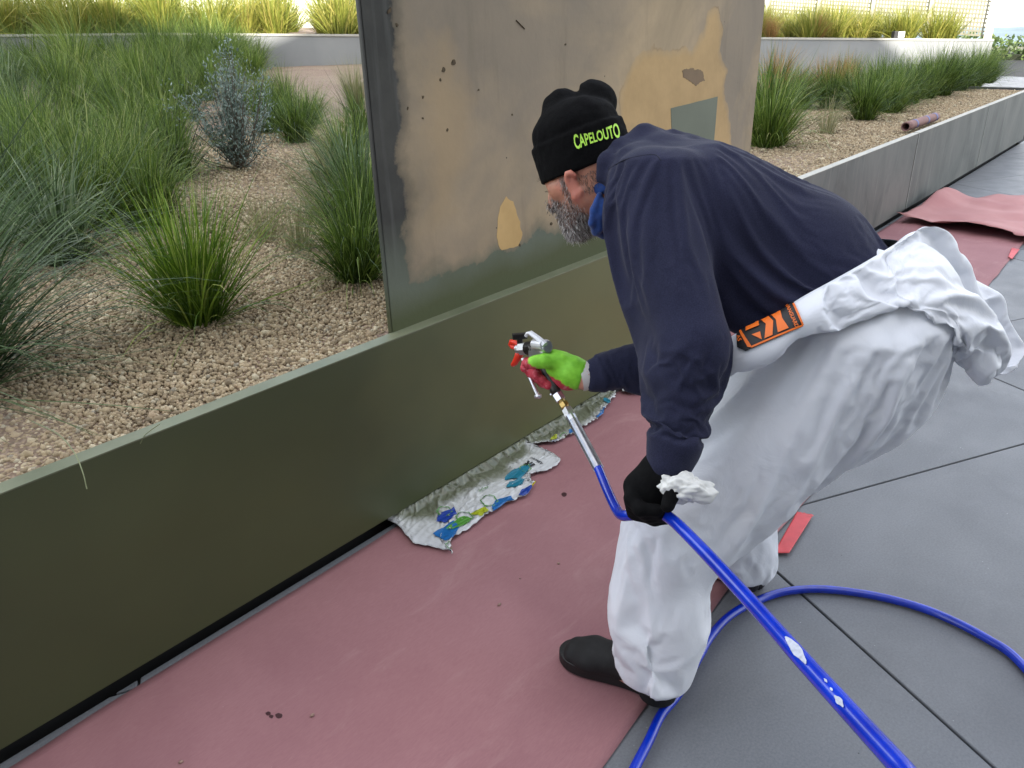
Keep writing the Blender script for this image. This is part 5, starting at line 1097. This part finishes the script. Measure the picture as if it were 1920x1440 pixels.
# label on the rolled down top
mlo = plain('label_orange', (226, 108, 24), .45, var=.05); mlk = plain('label_black', (16, 16, 18), .5, var=.1)
lo_ = at(1438, 612, 1.46); lux = unit(at(1495, 592, 1.46) - at(1380, 634, 1.46)); ltc = unit(CAMP - lo_); luy = unit(np.cross(ltc, lux)); lux = unit(np.cross(luy, ltc))
def lab(name, pts, mat, off, it=3):
    from mathutils.geometry import tessellate_polygon as tp_
    F = [tuple(t) for t in tp_([[Vector((x, y, 0)) for x, y in pts]])]; V2, F = subdiv2d(np.array(pts), F, it); decal(name, V2, F, lo_, lux, luy, allb, mat, kno, off)
lab('label_patch', [(-.062, -.018), (-.05, -.030), (.058, -.022), (.06, .028), (-.052, .018)], mlk, .002, 4)
lab('label_print', [(-.044, -.024), (-.036, -.028), (-.046, .012), (-.050, .012)], mlo, .0032); lab('label_print', [(-.038, -.028), (.058, -.0215), (.058, -.0185), (-.036, -.0245)], mlo, .0032); lab('label_print', [(.056, -.020), (.0595, -.020), (.0600, .027), (.0565, .027)], mlo, .0032)
lab('label_print', [(-.030, -.006), (-.016, -.020), (-.014, -.006)], mlo, .0032); lab('label_print', [(-.038, .004), (-.012, .005), (-.010, .014), (-.034, .013)], mlo, .0032)
lab('label_print', [(-.011, -.020), (.004, -.019), (.014, .004), (.006, .021), (-.008, .018), (.000, .003)], mlo, .0032); lab('label_print', [(.014, -.018), (.034, -.017), (.030, .003), (.034, .025), (.012, .022), (.019, .004)], mlo, .0032)
V2, F2 = textmesh('VANGUARD', .0088, .0002); V2 = np.c_[V2[:, 1] + .047, -V2[:, 0] * .92 + .002]; decal('label_print', V2, [f_[::-1] for f_ in F2] if False else F2, lo_, lux, luy, allb, mlo, kno, .0034)
V2, F2 = textmesh('AS', .010, .0002); V2 = np.c_[V2[:, 1] - .0535, -V2[:, 0] - .004]; decal('label_print', V2, F2, lo_, lux, luy, allb, mlo, kno, .0034)
# ---- shoes
mso = Mat('black_shoe'); c = mso.co(); mso.col(mso.ramp(mso.noise(c, 70, 4), [(.3, (12, 12, 13)), (.75, (26, 26, 27))])); mso.set(Roughness=.75); mso.bump(mso.noise(c, 300, 3), .3, .001); mru = plain('black_rubber', (20, 20, 21), .6, var=.2, vs=30)
def shoe(heel, toe, nm):
    heel = np.array(heel, float); toe = np.array(toe, float); L = np.linalg.norm((toe - heel)[:2]); fx = unit((toe - heel) * [1, 1, 0]); sx = np.array([-fx[1], fx[0], 0]); z0 = heel[2]
    o = lambda a, b, z: V3(*(heel[:2] + fx[:2] * a * L + sx[:2] * b), z0 + z)
    f = Field(np.minimum(heel, toe) - [.09, .09, .02], np.maximum(heel, toe) + [.09, .09, .19], .004)
    f.eseg(o(.13, 0, .05), o(.42, 0, .055), (.038, .05), (.040, .05), sx, .02); f.eseg(o(.42, 0, .05), o(.72, .006, .038), (.042, .048), (.050, .036), sx, .02); f.eseg(o(.72, .006, .036), o(.86, .008, .032), (.05, .034), (.042, .028), sx, .02)
    f.seg(o(.2, 0, .06), o(.17, 0, .14), .042, .043, .03); f.plane(o(0, 0, .02), (0, 0, -1), k=.004)
    V, F = f.mesh(); V = relax(V, F, 1); V = V + normals(V, F) * (.0025 * crumple(V, 22, 5))[:, None]; s = obj(nm, V, F, mso.m, per, smooth=True)
    out = [(.0, 0), (.03, .028), (.15, .038), (.4, .037), (.6, .046), (.75, .054), (.88, .05), (.97, .03), (1., .005), (.97, -.024), (.88, -.04), (.72, -.046), (.55, -.038), (.35, -.036), (.12, -.037), (.02, -.026)]
    P = spline([o(a, b, 0) for a, b in out] + [o(*out[0], 0)], 3)[:-1]; n = len(P); V = np.vstack([P, P + [0, 0, .026]]); ctr = o(.5, 0, .0); top = P + (ctr - P) * [.06, .06, 0] + [0, 0, .029]
    V = np.vstack([V, top]); F = [tuple(range(n))[::-1], tuple(range(2 * n, 3 * n))] + [(k * n + i, k * n + (i + 1) % n, (k + 1) * n + (i + 1) % n, (k + 1) * n + i) for k in (0, 1) for i in range(n)]
    obj('sole', V, F, mru, s); return s
mck = plain('black_sock', (14, 14, 15), .95, var=.3, vs=200, bump=(300, .3, .001))
for a_, k_ in ((lank, lknee), (rank, rknee)): MB().tube([a_ - V3(0, .0, .05), a_ + V3(0, 0, .03), a_ + (k_ - a_) * .25, a_ + (k_ - a_) * .5], [.045, .046, .050, .056], 20).build('sock', mck, per, smooth=True)
shoe((1.295, .622, .011), (1.238, .938, .011), 'shoe'); shoe((1.815, .640, .011), (1.745, .95, .011), 'shoe')
# ---- gloves
mgl_ = Mat('spray_glove'); c = mgl_.co(); pl = mgl_.attr('palm'); n_ = mgl_.noise(c, 60, 4)
gcl = mgl_.mix(pl, mgl_.ramp(n_, [(.3, (112, 186, 36)), (.7, (138, 212, 56))]), mgl_.ramp(mgl_.noise(c, 110, 5, .7), [(.3, (150, 30, 46)), (.55, (186, 52, 68)), (.75, (206, 150, 160))])); mgl_.col(gcl); mgl_.set(Roughness=.6); mgl_.bump(mgl_.noise(c, 500, 2), .3, .001); mgl_.bump(mgl_.noise(c, 45, 3), .3, .004)
f = Field(at(1045, 695, 1.87) - .16, at(1045, 695, 1.87) + .16, .0026)
f.seg(at(1096, 706, 1.85), at(1072, 697, 1.855), .032, .034, .01); f.seg(at(1072, 696, 1.855), at(1046, 684, 1.875), .034, .032, .02); f.seg(at(1062, 712, 1.865), at(1040, 700, 1.888), .024, .024, .02); f.seg(at(1050, 676, 1.865), at(1038, 668, 1.872), .022, .015, .015)
thumb = [at(1050, 678, 1.846), at(1020, 677, 1.838), at(1003, 679, 1.84), at(988, 682, 1.848)]; f.path(thumb, [.021, .0155, .0135, .0115], .012)
fingers = [[at(1040, 680, 1.90), at(1004, 676, 1.925), at(988, 680, 1.915), at(984, 690, 1.895)]] + [[at(1040 + 5 * i, 686 + 10 * i, 1.905), at(1006 + 9 * i, 693 + 9 * i, 1.928), at(996 + 11 * i, 699 + 9 * i, 1.90), at(1006 + 11 * i, 704 + 9 * i, 1.868)] for i in (0, 1, 2)]
for ch in fingers: f.path(ch, [.014, .0125, .012, .0115], .007)
for t in (0, .35, .7): # knitted wrist ridges
    cc = at(1096, 706, 1.85) + (at(1072, 697, 1.855) - at(1096, 706, 1.85)) * t; axw = unit(at(1072, 697, 1.855) - at(1096, 706, 1.85)); e1 = unit(np.cross(axw, [0, 0, 1])); e2 = np.cross(axw, e1)
    f.path([cc + (e1 * math.cos(a) + e2 * math.sin(a)) * .0325 for a in np.linspace(0, 2 * math.pi, 17)], .0028, .004)
f.plane(at(1094, 706, 1.85), at(1098, 707, 1.85) - at(1072, 697, 1.855), k=.004)
RV, RF = f.mesh(); RV = relax(RV, RF, 1, .4)
def segd(P, ch):
    r = np.full(len(P), 9.)
    for a, b in zip(ch[:-1], ch[1:]): t = np.clip((P - a) @ (b - a) / ((b - a) @ (b - a)), 0, 1); r = np.minimum(r, np.linalg.norm(P - a - t[:, None] * (b - a), axis=1))
    return r
pm = np.zeros(len(RV))
for ch in fingers: pm = np.maximum(pm, np.clip((.0165 - segd(RV, ch)) / .002, 0, 1))
pm = np.maximum(pm, np.clip((.018 - np.linalg.norm(RV - thumb[3], axis=1)) / .003, 0, 1))
pr = proj(RV); edge = (pr[:, 1] - 688) - (pr[:, 0] - 1005) * .58; pm = np.maximum(pm, np.clip((edge + 2.5 * vn(RV * 160, 3)) / 3, 0, 1))
MB().tube([rwr + (rwr - relb) * .045, rwr - (rwr - relb) * .1], .0345, 20).build('cuff_liner', plain('pale_liner', (186, 182, 180), .9), per, smooth=True)
obj('spray_glove', RV, RF, mgl_.m, per, smooth=True, attrs={'palm': pm})['label'] = 'neon green glove with red coated palm and fingers'
mbk = Mat('black_glove_knit'); c = mbk.co(); mbk.col(mbk.ramp(mbk.noise(c, 120, 4), [(.3, (6, 6, 7)), (.75, (14, 14, 15))])); mbk.set(Roughness=.9, Specular_IOR_Level=.15); mbk.bump(mbk.noise(c, 420, 3), .4, .001)
f = Field(at(1218, 920, 1.5) - .15, at(1218, 920, 1.5) + .15, .0028)
f.seg(at(1266, 842, 1.47), at(1246, 876, 1.478), .033, .034, .02); f.seg(at(1246, 876, 1.478), at(1216, 915, 1.497), .037, .040, .02); f.seg(at(1225, 895, 1.485), at(1192, 912, 1.495), .03, .022, .02); f.seg(at(1235, 920, 1.50), at(1205, 945, 1.51), .035, .032, .02)
for i in range(4):
    f.path([at(1194 - 3 * i, 904 + 12 * i, 1.482 + .010 * i), at(1184 + 2 * i, 934 + 9 * i, 1.472 + .012 * i), at(1200 + 9 * i, 955 + 6 * i, 1.452 + .014 * i), at(1232 + 6 * i, 957 + 5 * i, 1.448 + .012 * i)], [.0145, .0135, .013, .012], .007)
f.path([at(1252, 890, 1.455), at(1262, 920, 1.432), at(1252, 948, 1.425)], [.018, .015, .013], .012)
LV_, LF_ = f.mesh(); LV_ = relax(LV_, LF_, 1, .4); LV_ = LV_ + normals(LV_, LF_) * (.0022 * crumple(LV_, 26, 9))[:, None]
obj('glove', LV_, LF_, mbk.m, per, smooth=True)['label'] = 'black work glove gripping the hose'
# ================================================================== TISSUE
tcn = at(1277, 918, 1.435); ic = bmesh.new(); bmesh.ops.create_icosphere(ic, subdivisions=5, radius=1); V = np.array([v.co[:] for v in ic.verts]); F = np.array([[v.index for v in ff.verts] for ff in ic.faces]); ic.free()
cx_, cy_, cz_ = RM[:, 0], -RM[:, 1], -RM[:, 2]
st = 1 + .55 * np.clip(V @ unit([.8, -.5, .1]), 0, 1) ** 4 * 1.2
W_ = (V[:, :1] * cx_ * .040 + V[:, 1:2] * cy_ * .027 + V[:, 2:] * cz_ * .026) * st[:, None]; r_ = 1 + 1.6 * crumple(V, .9, 3, 6) + .9 * crumple(V, 2.1, 8, 6) + .3 * crumple(V, 5, 9, 5)
tag(obj('tissue', tcn + W_ * r_[:, None], F, plain('tissue_paper', (216, 216, 212), .9, var=.05), smooth=False), 'crumpled white tissue held against the black glove', 'tissue')
# ================================================================== SPRAY GUN
gun = empty('spray_gun', tuple(at(1012, 665, 1.88))); tag(gun, 'silver airless spray gun with orange tip guard held in green glove', 'spray gun')
mal = plain('polished_alloy', (206, 206, 210), .28, .85, var=.1, vs=60); mdk = plain('dark_steel', (58, 56, 54), .4, .6, var=.3, vs=80); mor = plain('orange_guard', (222, 52, 30), .4, var=.08); mbl = plain('black_plastic', (18, 18, 19), .45); mbr = plain('brass', (186, 156, 96), .3, .9, var=.15, vs=60); mwh = plain('pale_lever', (214, 214, 216), .35, .25)
gA, gB = at(1026, 650, 1.845), at(966, 655, 1.955); gd = unit(gB - gA); gL = np.linalg.norm(gB - gA); gp = lambda t, u=0., s=0.: gA + gd * t * gL + np.array([0, 0, 1.]) * u + unit(np.cross(gd, [0, 0, 1])) * s
MB().tube([gp(-.02), gp(.02), gp(.05), gp(.30)], [.014, .0175, .018, .017], 20).build('rear_cap', mal, gun, smooth=False, bevel=0)
gb = MB().tube([gp(.28), gp(.3), gp(.55), gp(.56)], [.015, .016, .0145, .012], 16)
for t in np.linspace(.34, .56, 6): gb.tube([gp(t), gp(t + .022)], .0172, 16)
gb.build('body', mdk, gun)
MB().tube([gp(.56), gp(.58), gp(.80), gp(.82)], [.014, .0165, .0165, .013], 6).tube([gp(.78), gp(.9)], .013, 16).build('retaining_nut', mal, gun)
fn_ = unit(np.cross(gd, [0, 0, 1]))
MB().tube([gp(.80, .0), gp(.86, .012), gp(.99, .018), gp(1.12, .022), gp(1.16, .014), gp(1.10, .008), gp(.9, .002)], [.007, .007, .006, .006, .006, .006, .007], 8).tube([gp(.84, -.004), gp(.9, -.02), gp(1.02, -.036), gp(1.10, -.042)], [.011, .010, .008, .006], 8).tube([gp(.84, -.002, .008), gp(.92, -.012, .016), gp(1.04, -.024, .02)], .006, 8).build('tip_guard', mor, gun, smooth=True)
MB().tube([gp(.84, .0), gp(.84, .032)], .0075, 10).box((-.006, -.018, 0), (.006, .018, .013), Matrix.Translation(gp(.84, .028)) @ Matrix.Rotation(math.atan2(gd[1], gd[0]) - .5, 4, 'Z')).build('spray_tip', mbl, gun)
lv = [at(1022, 647, 1.835), at(1010, 636, 1.845), at(994, 624, 1.86)]
MB().tube(lv, [.0085, .0075, .0065], 6).tube([at(994, 624, 1.86), at(989, 625, 1.868), at(986, 631, 1.872)], .0045, 6).build('hook_lever', mwh, gun)
MB().tube([at(1002, 645, 1.868), at(1020, 647, 1.838)], .0125, 14).build('pivot', mwh, gun)
blk = MB(); Mx = Matrix.Translation(at(1010, 662, 1.87)) @ Matrix(((gd[0], fn_[0], 0, 0), (gd[1], fn_[1], 0, 0), (0, 0, 1, 0), (0, 0, 0, 1)))
blk.box((-.028, -.011, -.014), (.028, .011, .012), Mx)
for k in range(3): blk.box((-.024 + .017 * k, .0115, -.012), (-.014 + .017 * k, .0145, .008), Mx)
blk.build('trigger_block', mal, gun, bevel=.0015)
hA, hB = at(1014, 668, 1.885), at(1044, 738, 1.868); MB().tube([hA, hA + (hB - hA) * .9, hB], [.0145, .0135, .012], 14).build('handle', mdk, gun, smooth=True)
tg = spline([at(980, 672, 1.915), at(986, 690, 1.908), at(998, 718, 1.893), at(1008, 741, 1.885), at(1013, 744, 1.882)], 5); MB().tube(tg, .0052, 8).tube([at(1003, 744, 1.887), at(1014, 742, 1.88)], .005, 8).build('trigger_guard', mal, gun, smooth=True)
MB().tube(spline([at(992, 672, 1.905), at(1000, 688, 1.900), at(1012, 706, 1.893)], 4), .004, 8).build('trigger', mdk, gun, smooth=True)
# swivel and fittings
def along(a, b, t): return a + (b - a) * t
sA, sB = hB, at(1070, 778, 1.852)
MB().tube([along(sA, sB, 0), along(sA, sB, .3)], .0135, 6).tube([at(1032, 740, 1.875), at(1046, 733, 1.868)], .003, 6).build('swivel_nut', mal, gun)
MB().tube([along(sA, sB, .30), along(sA, sB, .42)], .0085, 12).tube([along(sA, sB, .42), along(sA, sB, .6)], .0115, 6).tube([along(sA, sB, .6), along(sA, sB, .76)], .0085, 12).build('brass_fitting', mbr, gun)
# ================================================================== HOSE
hs_o = empty('paint_hose', tuple(onz(1480, 1107, 0))); tag(hs_o, 'long blue paint hose running from the gun through the hand and looping on paving', 'hose')
mho = Mat('blue_hose'); c = mho.co(); mho.col(mho.ramp(mho.noise(c, 14, 5), [(.3, (4, 34, 150)), (.7, (8, 54, 190))])); mho.set(Roughness=.22, Specular_IOR_Level=.6, Coat_Weight=.3, Coat_Roughness=.15); mho.bump(mho.noise(c, 40, 3), .04, .002)
gS, gE = along(sA, sB, .76), at(1122, 878, 1.72)
MB().tube([gS, along(gS, gE, .12)], .0135, 6).tube([along(gS, gE, .12), along(gS, gE, .2)], .012, 14).build('hose_coupling', mal, hs_o)
spg = MB().tube([along(gS, gE, .2), gE], .0105, 14)
for t in np.linspace(.2, .995, 60): spg.tube([along(gS, gE, t), along(gS, gE, t + .007)], .0122, 14)
spg.build('spring_guard', mal, hs_o)
wp = spline([along(gS, gE, .98), at(1140, 922, 1.65), at(1156, 955, 1.585), at(1166, 966, 1.548), at(1182, 966, 1.52), at(1210, 962, 1.497), at(1248, 966, 1.462), at(1300, 1013, 1.37), at(1400, 1120, 1.18), at(1500, 1232, 1.0), at(1600, 1342, .865), at(1690, 1440, .765),
             at(1790, 1548, .675), V3(.52, -.16, .93), V3(.58, -.42, .84), V3(.75, -.70, .45), V3(.85, -1.0, .12), V3(1.0, -1.25, .0135), V3(0.905, -0.096, .0135), V3(1.153, -0.224, .0135), V3(1.432, -0.249, .0135), V3(1.700, -0.167, .0135)] + [onz(px, py, .0135) for px, py in [(1920, 1250), (1850, 1197), (1750, 1148), (1650, 1119), (1550, 1105), (1480, 1108), (1425, 1124)]] + [onz(px, py, .022) for px, py in [(1372, 1152), (1335, 1190), (1306, 1240), (1272, 1300), (1240, 1340), (1216, 1390), (1190, 1440), (1150, 1520), (1080, 1640)]], 10)
wr = np.interp(np.arange(len(wp)), [0, 25, 60, len(wp)], [.0100, .0108, .0116, .0116])
V, F = tube(wp, wr, 16); ho = obj('hose', V, F, mho.m, hs_o, smooth=True); hb = bvh_of(V, [f_ for f_ in F if len(f_) == 4])
# worn white scuffs on the hose
mcf = plain('scuffed_white', (176, 180, 192), .7, var=.2, vs=120)
for k, (px, py, a, b_) in enumerate([(1494, 1220, 32, 7), (1575, 1316, 14, 4.5), (1549, 1278, 5, 2), (1560, 1294, 4, 1.5)]):
    ang = rad(52); pts = []
    for t in np.linspace(0, 2 * math.pi, 19)[:-1]: x, y = a * math.cos(t) * (1 + .1 * math.sin(3 * t)), b_ * math.sin(t) * (1 + .2 * math.cos(4 * t)); pts.append((px + x * math.cos(ang) - y * math.sin(ang), py + x * math.sin(ang) + y * math.cos(ang)))
    P = on_surface(pts + [(px, py)], hb, .0018)
    if len(P) == 19: obj('scuff', P, [(i, (i + 1) % 18, 18) for i in range(18)], mcf, ho)
# ---- grass stem hanging over the wall
for a, lab_ in (([at(60, 790, 1.62), at(110, 815, 1.60), at(140, 850, 1.57), at(155, 885, 1.55), at(163, 917, 1.55)], 'dry grass stem hanging over the wall edge at the left'), ([at(300, 795, 1.83), at(285, 805, 1.83), at(270, 818, 1.825), at(263, 832, 1.822)], 'short pale grass stem lying across the wall top')):
    V, F = tube(spline(a, 5), .0012, 5); tag(obj('dry_grass', V, F, plain('dry_stem', (122, 128, 92), .7)), lab_, 'grass stem')
